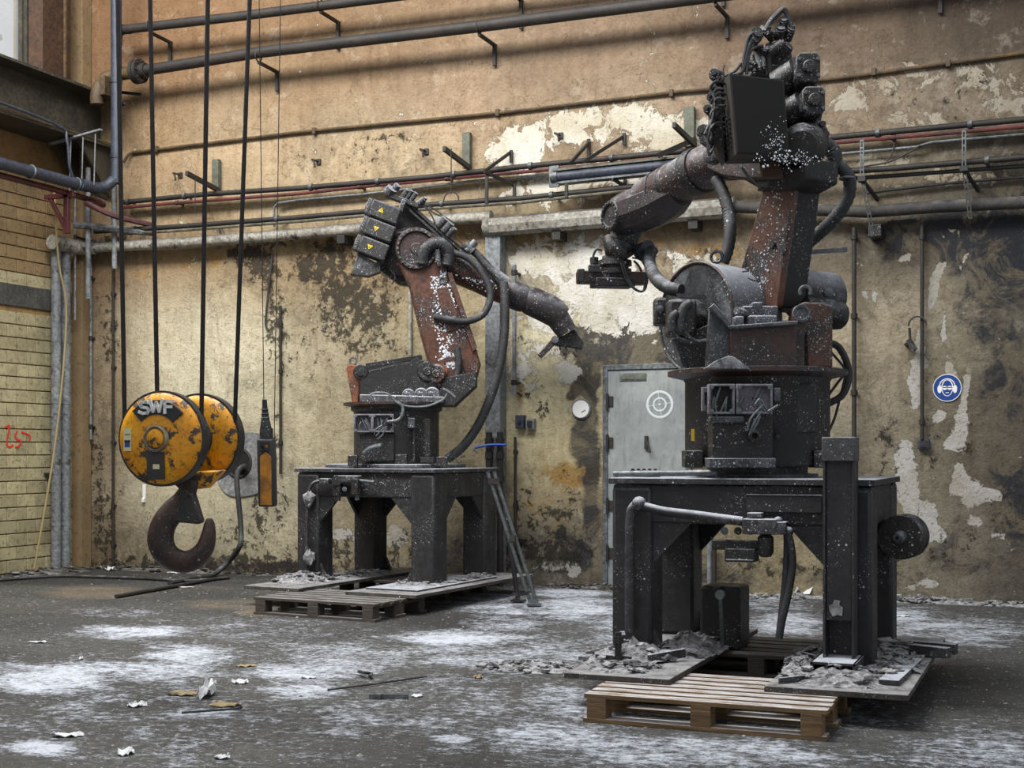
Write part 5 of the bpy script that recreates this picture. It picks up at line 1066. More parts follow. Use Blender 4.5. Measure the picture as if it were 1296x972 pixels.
b = MB(); b.prism([Dp(x, y, d1-.32) for x, y in ((512,462),(527,452),(540,462),(545,512),(505,512),(522,480))], FW*.05); build(b, 'turret_front_web', M['soot'], r1, bev=.004)
b = MB(); b.prism([Dp(x, y, d1-.36) for x, y in ((455,509),(455,499),(500,500),(562,502),(562,510))], FW*.30); build(b, 'turret_deck', M['whitemetal'], r1, bev=.01)
b = MB(); b.prism([Dp(x, y, d1-.30) for x, y in ((555,500),(560,478),(603,470),(603,488),(575,514),(556,514))], FW*.34); build(b, 'turret_side_bracket', M['soot'], r1, bev=.01)
for (x, y, rr_, m) in ((541,470,13,'char'),(552,473,12,'rust'),(533,500,9,'whitemetal'),(517,500,8,'whitemetal'),(547,500,10,'whitemetal')):
    disc('drive_motor', Dp(x, y, d1-.32), -FW, [(-.14,rr_*s1),(0,rr_*s1),(.02,rr_*s1*.85),(.02,rr_*s1*.4),(.035,rr_*s1*.35),(.035,0)], m, r1, seg=22)
# lower arm
la = slab('lower_arm', P1, [(501,318),(504,306),(514,297),(528,292),(544,295),(556,306),(563,330),(569,358),(590,412),(604,444),(609,462),(604,480),(590,490),(566,491),(550,482),(543,462),(530,414),(518,362),(506,338)], .04, .20, 'rust', r1, bev=.022)
slab('arm_pocket', P1, [(552,365),(566,362),(586,415),(566,420),(560,400)], .055, .03, 'rust', la, bev=.006); slab('arm_rib', P1, [(566,345),(572,345),(604,440),(598,446)], .07, .04, 'rust', la, bev=.006)
ec = q(527,315,.05); n = P1.n
disc('elbow_flange', ec-n*.02, n, [(0,.20),(.03,.20),(.045,.19),(.045,.165),(.02,.155),(.02,.06),(.03,.05),(.03,0)], 'rustdk', la, seg=40); bolts('flange_bolts', ec+n*.02, n, .176, 24, .011, .018, 'zinc', la)
sc_ = q(572,474,.05); disc('shoulder_flange', sc_-n*.02, n, [(0,.17),(.02,.17),(.02,.13),(-.01,.12),(-.01,0)], 'rust', la, seg=32); disc('shoulder_hub', q(556,470,.07), n, [(-.05,.075),(.0,.075),(.0,.045),(-.03,.04),(-.03,0)], 'orange', la, seg=24)
disc('arm_plug', q(560,355,.045), n, [(0,.036),(.012,.036),(.012,.022),(.004,.02),(.004,0)], 'whitemetal', la, seg=18)
# elbow casting and rear plate
limb('elbow_casting', P1, [(508,322,27,-.05),(512,320,30,-.16),(518,317,31,-.3)], 'purple', r1)
b = MB(); b.lathe(ec-n*.14, -n, [(0,.21),(.03,.225),(.06,.225),(.2,.20),(.3,.16)], seg=32); build(b, 'elbow_drum', M['rustdk'], r1); bolts('drum_bolts', ec-n*.16, n, .215, 20, .012, .03, 'zinc', r1)
slab('rear_plate', P1, [(513,256),(585,318),(570,330),(545,300),(525,325),(508,345),(480,343)], -.16, .05, 'char', r1, bev=.004)
slab('casting_web', P1, [(497,320),(520,340),(520,362),(506,360),(484,344),(478,334)], -.18, .12, 'rustdk', r1, bev=.01)
b = MB(); b.bar(q(513,254,-.08), q(586,319,-.08), .05, .03, P1.n); b.bar(q(518,266,-.06), q(570,312,-.06), .03, .02, P1.n); build(b, 'bracket_rail', M['char'], r1, bev=.003)
b = MB(); b.bar(q(512,254,-.02), q(476,342,-.02), .10, .045, P1.n); b.cyl(q(476,340,-.02)+n*.05, q(476,340,-.02)-n*.05, .045, seg=14); build(b, 'bracket_upright', M['blackdust'], r1, bev=.006)
# three wrist motors with warning triangles
for i, (a, c) in enumerate((((469,263),(505,277)),((463,286),(498,300)),((455,309),(490,323)))):
    A, B_ = q(*a, .0), q(*c, .0); ax_ = (B_-A).normalized(); up_ = n.cross(ax_).normalized(); m = (A+B_)/2; h = (B_-A).length/2
    b = MB(); b.frame(m, ax_*h, up_*.082, n*.09); mo = build(b, 'wrist_motor', M['black'], r1, bev=.016)
    b = MB(); b.frame(A-ax_*.02, ax_*.02, up_*.072, n*.075); b.torus(A-ax_*.04, ax_, .045, .008, 14, 6); build(b, 'motor_end_cap', M['blackdust'], mo, bev=.008)
    sg = 1 if i == 0 else -1; o_ = m-ax_*h*.25+n*.0915; tri = [o_+up_*.026*sg, o_-up_*.018*sg+ax_*.026, o_-up_*.018*sg-ax_*.026]
    b = MB(); b.prism(tri, n*.002); build(b, 'warning_triangle', M['warn'], mo, smooth=False)
    b = MB(); b.prism([o_+up_*.012*sg+ax_*.003, o_-up_*.010*sg+ax_*.003, o_-up_*.010*sg-ax_*.003, o_+up_*.012*sg-ax_*.003][::1], n*.0035); build(b, 'warning_mark', M['blk'], mo, smooth=False)
slab('motor_guard', P1, [(447,340),(453,320),(476,332),(482,344),(466,350),(443,347)], .03, .12, 'blackdust', r1, bev=.006); slab('data_sticker', P1, [(451,338),(455,325),(460,328),(456,341)], .034, .003, 'whitemetal', r1, bev=0)
# valves and connectors on the top
for (x0,y0,x1,y1,r_) in ((492,245,497,238,8),(497,243,504,234,5),(509,250,516,240,3.4),(514,253,521,241,3.4),(519,255,527,244,3.4),(523,262,537,252,4),(556,286,564,276,6),(562,293,571,282,6),(567,298,575,288,5),(535,258,539,250,2.5)):
    b = MB(); A, B_ = q(x0,y0,-.06), q(x1,y1,-.02); b.cyl(A, B_, r_*s1, r_*s1*.9, seg=10); build(b, 'valve', M['blackdust'], r1)
b = MB(); b.bar(q(488,246,-.06), q(530,262,-.06), .09, .05, P1.n); build(b, 'valve_block', M['char'], r1, bev=.01)
for pts in ([(520,256),(545,262),(562,274),(575,282)],[(525,258),(538,262),(548,276),(553,292)],[(515,256),(530,256),(550,270),(566,276)],[(572,290),(580,302),(588,313)],[(566,296),(576,306),(590,316)],[(560,298),(566,308),(572,318)],[(490,240),(494,234),(500,237)],[(480,286),(495,300),(497,320)],[(496,360),(500,350),(494,342)]):
    ph('cable', [q(x, y, -.04) for x, y in pts], .007, 'cable', r1, seg=6)
# upper arm, wrist, gripper
ua = limb('upper_arm', P1, [(530,312,23),(552,322,24),(568,331,23),(590,344,20),(606,353,17.5),(632,367,16),(650,374,15)], 'rust', r1, off=-.22, ang=30)
limb('arm_collar', P1, [(646,371,17),(652,374,18),(660,377,18),(666,380,16.5)], 'purple', r1, off=-.22)
limb('wrist_body', P1, [(660,377,15),(672,381,18.5),(690,389,19),(702,396,18.5),(710,403,16)], 'purple', r1, off=-.22, ang=30)
limb('wrist_joint', P1, [(700,394,14),(707,404,15),(714,415,14),(718,421,12)], 'purple', r1, off=-.22); disc('wrist_cover', q(695,391,-.15), n, [(-.03,.10),(.0,.10),(.012,.085),(.012,0)], 'purple', r1)
limb('tool_flange', P1, [(715,416,13.5),(718,421,13.5)], 'char', r1, off=-.22)
slab('gripper', P1, [(714,424),(727,416),(739,434),(737,442),(728,440),(704,437),(700,432)], -.24, .12, 'char', r1, bev=.008)
slab('gripper_finger', P1, [(702,425),(708,431),(686,453),(681,449)], -.22, .06, 'rustdk', r1, bev=.004); disc('finger_pivot', q(702,430,-.2), n, [(0,.035),(.03,.035),(.03,0)], 'zinc', r1, seg=14)
for x, y in ((708,437),(716,439),(729,440)): b = MB(); b.cyl(q(x,y,-.26), q(x+1,y+6,-.26), .010, seg=8); build(b, 'gripper_pin', M['char'], r1)
# hoses
ph('dress_hose', [q(x,y,o) for x,y,o in ((534,334,.07),(537,318,.10),(548,308,.12),(560,309,.12),(568,320,.10),(566,336,.08))], .058, 'rubber', r1, corr=True)
ph('hose_clamp', [q(553,332,.10), q(554,316,.13), q(556,336,.10)], .02, 'whitemetal', r1)
ph('dress_hose', [q(x,y,o) for x,y,o in ((568,320,.0),(590,325,.02),(610,345,.05),(621,372,.08),(613,396,.10),(594,406,.10),(572,405,.09),(550,401,.07))], .036, 'rubber', r1, corr=True)
ph('dress_hose', [q(x,y,o) for x,y,o in ((592,314,-.1),(604,322,-.08),(622,342,-.05),(636,352,.0))], .040, 'rubber', r1, corr=True)
Qh = [q(x,y,o) for x,y,o in ((634,352,.0),(638,362,.02),(639,390,.04),(638,425,.05),(632,465,.05),(620,505,.05),(604,540,.05),(585,566,.05),(566,581,.02))]
ph('dress_hose', Qh, .046, 'rubber', r1, corr=True)
limb('hose_coupling', P1, [(588,309,7),(598,319,7)], 'zinc', r1, off=-.08); limb('hose_coupling', P1, [(590,318,4.5),(602,306,4.5)], 'whitemetal', r1, off=-.06)
limb('hose_coupling', P1, [(629,349,7.5),(641,358,7.5)], 'whitemetal', r1, off=.0)
for pts, r_ in (([(468,500),(475,497),(490,498),(500,507),(515,514),(540,514),(560,506),(566,498)],.010),([(500,508),(509,514),(509,525),(503,532),(490,534)],.016),([(460,574),(468,567),(482,563)],.018),([(575,577),(580,585),(584,583)],.005),([(560,492),(568,496),(576,503)],.014)):
    ph('cable', [Dp(x, y, d1-.50) for x, y in pts], r_, 'zinc' if r_ > .005 else 'cable', r1, seg=7)
for pts in ([(476,552),(482,545),(490,540)],[(478,556),(484,550),(488,543)],[(474,550),(476,543),(484,538)]): ph('loose_wire', [Dp(x, y, d1-.52) for x, y in pts], .006, 'zinc', r1, seg=6)
ph('dress_hose', [q(x,y,.12) for x,y in ((578,440),(581,460),(575,485),(560,503))], .036, 'rubber', r1, corr=True)

def spatter(name, parent, at, n, size, seed, nrm):
    rnd = random.Random(seed); b = MB()
    for k in range(n):
        p = at(rnd); r = size*rnd.uniform(.35, 1.25)*(1.7 if rnd.random() < .08 else 1); u = nrm.orthogonal().normalized(); v = nrm.cross(u); a0 = rnd.random()*6
        ring = [p+(u*math.cos(a0+i*PI/3)+v*math.sin(a0+i*PI/3))*r*rnd.uniform(.6,1.3) for i in range(6)]
        b.add(ring+[p+nrm*r*.5], [(i, (i+1)%6, 6) for i in range(6)])
    return build(b, name, M['foam'], parent, kind='stuff')
M['foam'] = NT('dried white foam').done(C(206,210,218), .85)
def band(pl, off, pts, wpx):      # random points along a pixel polyline
    def f(rnd):
        i = rnd.randrange(len(pts)-1); t_ = rnd.random(); x = pts[i][0]+(pts[i+1][0]-pts[i][0])*t_+rnd.gauss(0, wpx); y = pts[i][1]+(pts[i+1][1]-pts[i][1])*t_+rnd.gauss(0, wpx*.6); return pl.q(x, y, off)
    return f
spatter('foam_spatter', la, band(P1, .042, [(553,345),(556,375),(561,410),(566,450),(572,465)], 5.5), 420, .0085, 1, P1.n)
spatter('foam_spatter', la, band(P1, .042, [(560,350),(585,420)], 2.5), 90, .010, 2, P1.n)
spatter('foam_spatter', ua, band(P1, -.22+.13, [(572,338),(600,352),(625,365)], 5), 120, .008, 3, P1.n)

# ================= right robot =================
C2 = F2(TW/2, TD/2, 0); d2 = (C2-CAM).dot(FW); s2 = d2/FPX
r2 = thing('industrial_robot', C2+UP*1.20, 'large right industrial robot with a black open box at its elbow and forearm pointing left', 'robot', 'burnt out industrial robots')
az = math.radians(57); n2 = (-FW*math.cos(az)-RT*math.sin(az)); P2 = Plane(C2, n2); q = P2.q; n = P2.n
Z2 = lambda py, d=d2: CAMH+(HOR-py)/FPX*d
cx = Dp(958, 500, d2); cz = V((cx.x, cx.y, 0))
b = MB(); b.lathe(cz+UP*1.27, UP, [(0,.36),(0,.425),(.01,.43),(Z2(484)-1.27,.43),(Z2(481)-1.27,.44),(Z2(478)-1.27,.44)], seg=56); build(b, 'base_column', M['char'], r2)
b = MB(); b.lathe(cz+UP*1.20, UP, [(0,.36),(.02,.36),(.02,.30),(.08,.30)], seg=40); build(b, 'base_plate', M['whitemetal'], r2)
b = MB(); b.lathe(cz+UP*(Z2(482)), UP, [(0,.42),(.012,.46),(.03,.535),(.055,.535),(.06,.52),(.06,0)], seg=60); build(b, 'turntable', M['rustdk'], r2)
for x0, x1 in ((867,890),(977,1006),(1030,1052)): cam_box('base_foot', x0, x1, 570, 592, d2-.36, .16, 'char', r2, .006)
cam_box('front_panel', 902, 978, 486, 584, d2-.50, .20, 'char', r2, .008); cam_box('panel_flange', 898, 982, 580, 592, d2-.54, .24, 'whitemetal', r2, .004)
openbox(897, 930, 486, 524, d2-.56, .07, r2); openbox(932, 978, 486, 524, d2-.56, .07, r2); cam_box('box_interior', 934, 976, 488, 522, d2-.505, .006, 'lavender', r2, 0); openbox(889, 899, 490, 520, d2-.50, .05, r2, inner=False); cam_box('side_box', 979, 988, 491, 508, d2-.50, .08, 'whitemetal', r2, .005)
cam_box('cable_tray', 898, 942, 527, 535, d2-.54, .06, 'whitemetal', r2, .008)
disc('connector_socket', Dp(953,552,d2-.50), -FW, [(0,.036),(.05,.036),(.055,.028),(.055,.018),(.02,.016),(.02,0)], 'char', r2, seg=18)
for pts in ([(960,506),(964,514),(968,520)],[(956,512),(962,506),(970,518)],[(946,545),(950,530),(962,516),(966,512)],[(949,548),(955,534),(964,520)],[(952,546),(958,536),(962,526)],[(972,521),(980,516),(985,513)]): ph('loose_wire', [Dp(x, y, d2-.60) for x, y in pts], .007, 'zinc', r2, seg=6)
cam_box('yellow_sticker', 875, 879, 543, 558, d2-.425+.19, .004, 'warn', r2, 0)
cam_box('cover_plate', 1004, 1034, 486, 548, d2-.40, .03, 'char', r2, .01)
for x, y in ((985,552),(905,548)): b = MB(); b.cyl(Dp(x,y,d2-.5), Dp(x,y,d2-.38), .014, seg=8); build(b, 'panel_bolt', M['char'], r2)
# turret drum (shoulder housing) with spoked opening
dc = Dp(880,402,d2-.08); axd = -n; R = .335
b = MB(); b.lathe(dc, axd, [(0,R),(.03,R),(.04,R*.985),(.30,R*.97),(.40,R*.90),(.47,R*.74),(.50,R*.5)], seg=56); b.lathe(dc, axd, [(.0,R),(.0,R*.93),(.22,R*.88),(.22,.0)], seg=56); build(b, 'shoulder_housing', M['whitemetal'], r2, ang=45)
b = MB()
for a_ in (PI/2, PI/2+2.2, PI/2-2.2): e = V(dc)+(UP*math.sin(a_)+P2.u*math.cos(a_))*R*.94; b.bar(V(dc)+axd*.04, e+axd*.02, .015, .05, axd)
b.lathe(dc, axd, [(0,.05),(.05,.05)], seg=16); build(b, 'housing_spokes', M['rustdk'], r2, bev=.003)
b = MB(); b.torus(dc, axd, R*.98, .010, 48, 8); build(b, 'housing_lip', M['rustdk'], r2)
b = MB(); b.lathe(dc-n*.02+axd*.0, n, [(-.10,.10),(.0,.11),(.16,.11),(.19,.095),(.19,.05),(.22,.045),(.22,0)], seg=8); build(b, 'shoulder_motor', M['char'], r2, bev=.008)
b = MB(); p = Dp(907,325,d2-.10); b.torus(p, RT*.4+FW, .034, .010, 18, 7); build(b, 'lifting_eye', M['char'], r2)
b = MB(); p = Dp(915,367,d2-.3)
cam_box('left_connector', 829, 846, 376, 411, d2-.12, .14, 'char', r2, .018); disc('connector_knob', Dp(835,391,d2-.12), -FW, [(0,.022),(.02,.022),(.025,0)], 'zinc', r2, seg=12)
cam_box('motor_block', 846, 882, 378, 424, d2-.30, .22, 'char', r2, .02); b = MB(); b.bar(Dp(857,374,d2-.36), Dp(893,376,d2-.36), .02, .03, UP); build(b, 'guard_bar', M['blackdust'], r2)
for pts, r_ in (([(856,395),(850,400),(850,415),(858,428),(876,433),(894,431)],.012),([(868,384),(862,396),(866,420),(880,432),(895,432)],.014),([(874,384),(866,390),(862,405),(862,418)],.028),([(858,396),(851,402),(852,418)],.024)): ph('motor_cable', [Dp(x, y, d2-.42) for x, y in pts], r_, 'rubber', r2)
# turret carriage: side cheeks, front wall, left fin
b = MB(); b.prism([Dp(x, y, d2-.46) for x, y in ((898,388),(906,390),(927,415),(926,466),(893,467))], FW*.04); build(b, 'carriage_cheek', M['whitemetal'], r2, bev=.004)
b = MB(); b.prism([Dp(x, y, d2-.50) for x, y in ((924,415),(1008,409),(1008,466),(924,466))], FW*.06); build(b, 'carriage_front_wall', M['rustdk'], r2, bev=.006)
b = MB(); b.bar(Dp(923,415,d2-.51), Dp(1008,409,d2-.51), .02, .08, UP); b.bar(Dp(900,387,d2-.49), Dp(925,415,d2-.49), .03, .07, UP.cross(FW)); build(b, 'carriage_rim', M['whitemetal'], r2, bev=.003)
b = MB(); b.prism([Dp(x, y, d2-.20) for x, y in ((852,428),(860,432),(872,466),(866,468))], FW*.12); build(b, 'carriage_fin', M['whitemetal'], r2, bev=.003)
b = MB(); b.prism([Dp(x, y, d2-.25) for x, y in ((858,428),(898,410),(910,466),(874,466))], FW*.30); build(b, 'carriage_base', M['char'], r2, bev=.004)
b = MB(); b.prism([Dp(x, y, d2-.53) for x, y in ((893,466),(905,457),(922,450),(930,452),(945,463),(950,467))], FW*.12); build(b, 'foam_drift', M['ash'], r2, bev=.004)
b = MB(); b.prism([Dp(x, y, d2-.30) for x, y in ((905,412),(1000,405),(1000,466),(905,466))], FW*.5); build(b, 'carriage_body', M['rustdk'], r2, bev=.01)
for (x0,x1,y0,y1,dd) in ((930,942,400,412,.46),(940,985,387,400,.40),(948,984,399,411,.46),(953,965,382,390,.42)): cam_box('gear_unit', x0, x1, y0, y1, d2-dd, .18, 'whitemetal', r2, .008)
b = MB(); b.cyl(Dp(932,393,d2-.44), Dp(944,397,d2-.38), .022, seg=12); build(b, 'gear_shaft', M['whitemetal'], r2)
# right horn and its motor
b = MB(); b.prism([Dp(x, y, d2-.42) for x, y in ((1010,386),(1018,382),(1040,383),(1054,387),(1054,465),(1022,465),(1020,425),(1006,404))], FW*.22); build(b, 'balancer_horn', M['rust'], r2, bev=.010)
b = MB(); b.prism([Dp(x, y, d2-.45) for x, y in ((1008,392),(1014,384),(1022,386),(1024,400),(1018,430),(1019,466),(1005,466),(1004,430))], FW*.08); build(b, 'horn_cheek', M['rustdk'], r2, bev=.010)
disc('horn_pin', Dp(1014,397,d2-.46), -FW, [(-.02,.050),(.02,.050),(.02,.036),(.012,.034),(.012,0)], 'whitemetal', r2, seg=22)
b = MB(); A, B_ = Dp(1018,394,d2-.26), Dp(1076,401,d2-.20); e = (B_-A).normalized(); b.lathe(A, e, [(0,.086),(.20,.086),(.235,.08),(.255,.06),(.265,.0)], seg=28); build(b, 'balancer_cylinder', M['char'], r2)
b = MB(); p = Dp(1019,369,d2-.36); b.torus(p, RT*.3+FW, .030, .011, 16, 7, a0=-2.2, a1=2.2, up=UP); build(b, 'lifting_eye', M['zinc'], r2)
b = MB(); b.lathe(Dp(1030,376,d2+.14)-n*.0, n, [(-.12,.16),(.05,.16),(.12,.15),(.17,.12),(.19,.0)], seg=32); build(b, 'gear_housing', M['blackdust'], r2)
disc('housing_bolt', Dp(1047,371,d2-.10), -FW, [(0,.03),(.04,.03),(.045,.02),(.045,0)], 'zinc', r2, seg=8)
v_ = P2.u if P2.u.dot(FW) < 0 else -P2.u; e = (v_*math.cos(.85)+UP*math.sin(.85)); b = MB(); b.lathe(V(dc)+axd*.27+e*(R*.955), e, [(-.02,.10),(.004,.10),(.006,.085),(-.01,.08),(-.01,0)], seg=26, ell=.55, up=axd); build(b, 'housing_recess', M['soot'], r2)
# link arm
lk = slab('link_arm', P2, [(966,238),(1006,226),(996,300),(984,388),(960,395),(936,345),(949,300)], .11, .05, 'rust', r2, bev=.010); slab('link_rear', P2, [(968,239),(1010,227),(1001,300),(988,389),(964,394),(942,345),(953,300)], .062, .19, 'soot', r2, bev=.010)
slab('link_flange', P2, [(958,242),(1010,228),(1008,218),(962,226)], .13, .30, 'char', r2, bev=.006)
disc('link_plug', q(978,310,.112), n, [(0,.022),(.012,.022),(.014,0)], 'char', lk, seg=12); disc('link_plug', q(992,316,.112), n, [(0,.03),(.014,.03),(.016,0)], 'char', lk, seg=12)
b = MB(); b.bar(Dp(1026,319,d2+.2), Dp(1072,316,d2+.2), .025, .025, UP); build(b, 'limit_arm', M['zinc'], r2)
# elbow
limb('elbow_drum', P2, [(1014,186,20,.16),(1015,185,27,.10),(1017,184,29,.0),(1019,183,29,-.12),(1021,183,22,-.20)], 'char', r2)
b = MB(); A = q(1012,186,.20)
slab('elbow_casting', P2, [(948,196),(985,205),(1010,212),(1022,198),(1022,228),(1000,240),(962,240),(930,222),(912,205)], .15, .25, 'soot', r2, bev=.02)
c = Dp(1024,172,7.9); disc('elbow_motor', c, -FW, [(-.3,.115),(0,.115),(.02,.10),(.03,.06),(.05,.05),(.05,0)], 'char', r2, seg=26)
for k in range(9): a_ = k*.7; e = c+(RT*math.cos(a_)+UP*math.sin(a_))*.09-FW*.03; b = MB(); b.cyl(e, e-FW*.03, .018, seg=7); build(b, 'motor_bolt', M['blackdust'], r2)
for (px, py, w_, h_, dd) in ((1023,85,31,38,7.72),(1030,127,29,36,7.66)):
    c = Dp(px, py, dd); b = MB(); hw, hh = w_/2*dd/FPX, h_/2*dd/FPX; oc = .3
    P = [c+RT*(x*hw)+UP*(z*hh) for x, z in ((-1,-1+oc),(-1+oc,-1),(1-oc,-1),(1,-1+oc),(1,1-oc),(1-oc,1),(-1+oc,1),(-1,1-oc))]
    b.prism(P, FW*.22); mo = build(b, 'wrist_motor', M['char'], r2, bev=.008)
    disc('motor_boss', c, -FW, [(0,.036),(.03,.036),(.035,.03),(.035,0)], 'char', mo, seg=16)
    for sx in (-1,1):
        for sz in (-1,1): b = MB(); e = c+RT*sx*hw*.78+UP*sz*hh*.55; b.cyl(e, e-FW*.015, .012, seg=6); build(b, 'motor_screw', M['zinc'], mo)
    limb_p = [Dp(px-14, py+4, dd+.12), Dp(px-38, py+22, dd+.20)]; b = MB(); b.cyl(limb_p[0], limb_p[1], .075, .085, seg=18); build(b, 'motor_body', M['char'], r2)
b = MB(); b.cyl(Dp(975,100,8.1), Dp(1006,76,8.1), .024, seg=12); b.cyl(Dp(984,104,8.1), Dp(1010,84,8.1), .030, seg=12); b.prism([Dp(x,y,8.15) for x,y in ((1003,72),(1012,72),(1012,104),(985,108),(975,104))], FW*.1); build(b, 'motor_bracket', M['char'], r2)
slab('elbow_web', P2, [(990,100),(1012,96),(1020,140),(1012,180),(985,200),(975,150)], -.02, .14, 'soot', r2, bev=.01)
# big open black box
bd = 7.55
fr_ = [Dp(925,95,bd), Dp(990,103,bd-.02), Dp(997,197,bd-.02), Dp(933.5,193,bd)]; bk = [Dp(912,109,bd+.32), Dp(972,114,bd+.30), Dp(979,204,bd+.30), Dp(918,206,bd+.32)]
b = MB(); th = .02
b.add(fr_+bk, [(0,4,7,3),(0,1,5,4),(1,2,6,5),(3,7,6,2),(4,5,6,7)]); ob = build(b, 'control_box', M['pipedark'], r2, smooth=False, recalc=False)
m_ = ob.modifiers.new('sheet', 'SOLIDIFY'); m_.thickness = .012; m_.offset = 1
b = MB(); nrm = (fr_[1]-fr_[0]).cross(fr_[3]-fr_[0]).normalized(); nrm = nrm if nrm.dot(FW) < 0 else -nrm
cc = sum(fr_, V())/4
for i in range(4):
    a_, c_ = fr_[i], fr_[(i+1)%4]; b.bar(a_, c_, .010, .012, (cc-(a_+c_)/2))
build(b, 'box_rim', M['pipedark'], ob)
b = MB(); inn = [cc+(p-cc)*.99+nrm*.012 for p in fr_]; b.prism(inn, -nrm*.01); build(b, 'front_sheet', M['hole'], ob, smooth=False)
b = MB(); nb_ = 9
for k in range(7):
    for j in range(3):
        e = fr_[0].lerp(fr_[3], .52+k*.06).lerp(bk[0].lerp(bk[3], .52+k*.06), .25+j*.25); b.cyl(e, e-RT*.018, .011, seg=6)
build(b, 'vent_bosses', M['pipedark'], ob, kind='stuff')
slab('forearm_root', P2, [(895,180),(925,178),(985,205),(990,226),(945,228),(915,224),(893,214)], .17, .22, 'rustdk', r2, bev=.016)
# cables and valve clusters left of and above the box
rnd = random.Random(4)
for (x, y, r_, l) in ((905,94,8,.10),(910,101,7,.10),(900,122,6,.10),(896,138,6,.12),(890,166,9,.08),(893,176,8,.10),(903,112,6,.08),(906,148,6,.1),(902,160,6,.1)):
    A = Dp(x, y, bd+.22); b = MB(); b.lathe(A, -FW-RT*.4, [(-l,r_*s2),(0,r_*s2),(.01,r_*s2*.8),(.02,r_*s2*.8),(.02,r_*s2*.4),(.04,r_*s2*.4)], seg=9); build(b, 'connector', M['char'], r2)
for k in range(11):
    y0 = 100+k*7; pts = [(918+rnd.uniform(-1,1), y0+6), (908+rnd.uniform(-3,2), y0+4+rnd.uniform(-3,3)), (902+rnd.uniform(-4,3), y0+16+rnd.uniform(-3,6)), (905-k*.8, y0+30+rnd.uniform(-4,6)), (893+rnd.uniform(-3,3), 172+rnd.uniform(-6,8))]
    ph('cable', [Dp(x, y, bd+.12+rnd.uniform(-.04,.04)) for x, y in pts], .008, 'cable', r2, seg=6, k=4)
b = MB(); b.prism([Dp(x,y,bd+.2) for x,y in ((912,108),(918,206),(908,190),(900,150),(902,112))], FW*.12); build(b, 'cable_duct', M['char'], r2, bev=.004)
dv = 8.0
for (x0,y0,x1,y1,r_) in ((990,38,992,26,6),(986,48,988,36,8),(996,50,1001,38,6),(1000,42,1003,33,4),(955,48,959,42,9),(950,56,956,50,7),(974,48,984,42,6),(970,42,973,34,4),(958,64,962,88,5),(964,62,967,86,4),(952,72,955,92,4),(970,70,992,56,9),(985,70,998,60,8),(945,78,955,82,4),(944,88,952,86,4),(965,36,972,44,5),(975,58,968,66,5)):
    A, B_ = Dp(x0,y0,dv), Dp(x1,y1,dv-.05); b = MB(); b.cyl(A, B_, r_*s2, r_*s2*.92, seg=12); b.cyl(B_, B_+(B_-A).normalized()*.012, r_*s2*.7, seg=10); build(b, 'valve', M['char'], r2)
b = MB(); b.prism([Dp(x,y,dv+.04) for x,y in ((952,84),(958,64),(975,52),(998,54),(1003,70),(994,104),(970,100),(948,98))], FW*.14); build(b, 'valve_block', M['char'], r2, bev=.012)
b = MB(); b.prism([Dp(x,y,dv+.02) for x,y in ((968,58),(972,60),(975,96),(970,96))], -FW*.06); build(b, 'block_bracket', M['pipedark'], r2)
for pts, r_ in (([(968,40),(976,26),(984,18),(991,12),(994,14)],.016),([(993,12),(997,20),(1001,30),(1003,38)],.016),([(956,40),(948,46),(944,60),(941,75),(939,94)],.010),([(952,50),(946,66),(943,80),(938,92),(924,96)],.012),([(955,52),(947,74),(945,94)],.010),([(938,80),(930,90),(918,96),(912,96)],.009),([(917,82),(915,90),(918,96)],.005),([(948,66),(956,60),(966,58)],.010),([(990,88),(1000,82),(1006,76)],.02)):
    ph('cable', [Dp(x, y, dv-.05) for x, y in pts], r_, 'cable' if r_ < .012 else 'rubber', r2, seg=8)
# forearm
O = .06
limb('forearm_casting', P2, [(915,205,22),(905,208,26),(895,211,28),(886,216,28)], 'rustdk', r2, off=O, ang=30)
disc('casting_cover', Dp(902,196,d2-.16), -FW-RT*.8+UP*.2, [(-.03,.055),(.02,.055),(.026,.045),(.026,0)], 'purple', r2, seg=22)
fa = limb('forearm_tube', P2, [(888,215,29.7),(878,220,29.7),(877,220.5,28.1),(855,232.5,27.5),(854.5,233,28.1),(840,241,27.5),(839,241.5,27.0),(826,249,27.0),(818,254,25.9)], 'rustdk', r2, off=O, ang=25, seg=36)
limb('forearm_band', P2, [(889,214.5,30.2),(887,215.5,30.6),(880,219,30.6),(878.5,220,30)], 'char', r2, off=O, seg=36)
for a_ in ((851,235),(838,242.5)): limb('seam_ring', P2, [(a_[0]+.8,a_[1]-.5,28.4),(a_[0]-.8,a_[1]+.5,28.4)], 'char', r2, off=O, seg=36)
limb('wrist_body', P2, [(862,240,22),(850,247,28),(832,257,30),(814,264,30),(797,269,28),(786,273,25),(779,275,20)], 'purple', r2, off=O, ang=24, seg=10)
wc_ = q(776,274,O); dW = (wc_-CAM).dot(FW); sW = dW/FPX; la_ = (-RT*.86-FW*.50).normalized()
wc_ = Dp(783,274,dW-.16); disc('wrist_cover', wc_+la_*.04, la_, [(-.16,.10),(-.02,.104),(.03,.104),(.04,.095),(.04,.075),(.03,.072),(.03,0)], 'char', r2, seg=34); bolts('cover_bolts', wc_+la_*.076, la_, .086, 18, .007, .012, 'zinc', r2)
disc('side_cap', q(812,257,O)-FW*.09+UP*.01, -FW-RT*.55, [(0,.055),(.02,.052),(.024,0)], 'purple', r2, seg=20)
b = MB(); a0 = Dp(797,284,dW); a1 = Dp(786,312,dW); a2 = Dp(783,322,dW); b.rings(spline([Dp(800,276,dW), a0, a1, a2], 4), list(np.interp(np.linspace(0,3,13),[0,1,2,3],[.09,.105,.10,.075])), seg=22); build(b, 'wrist_joint', M['purple'], r2, ang=60)
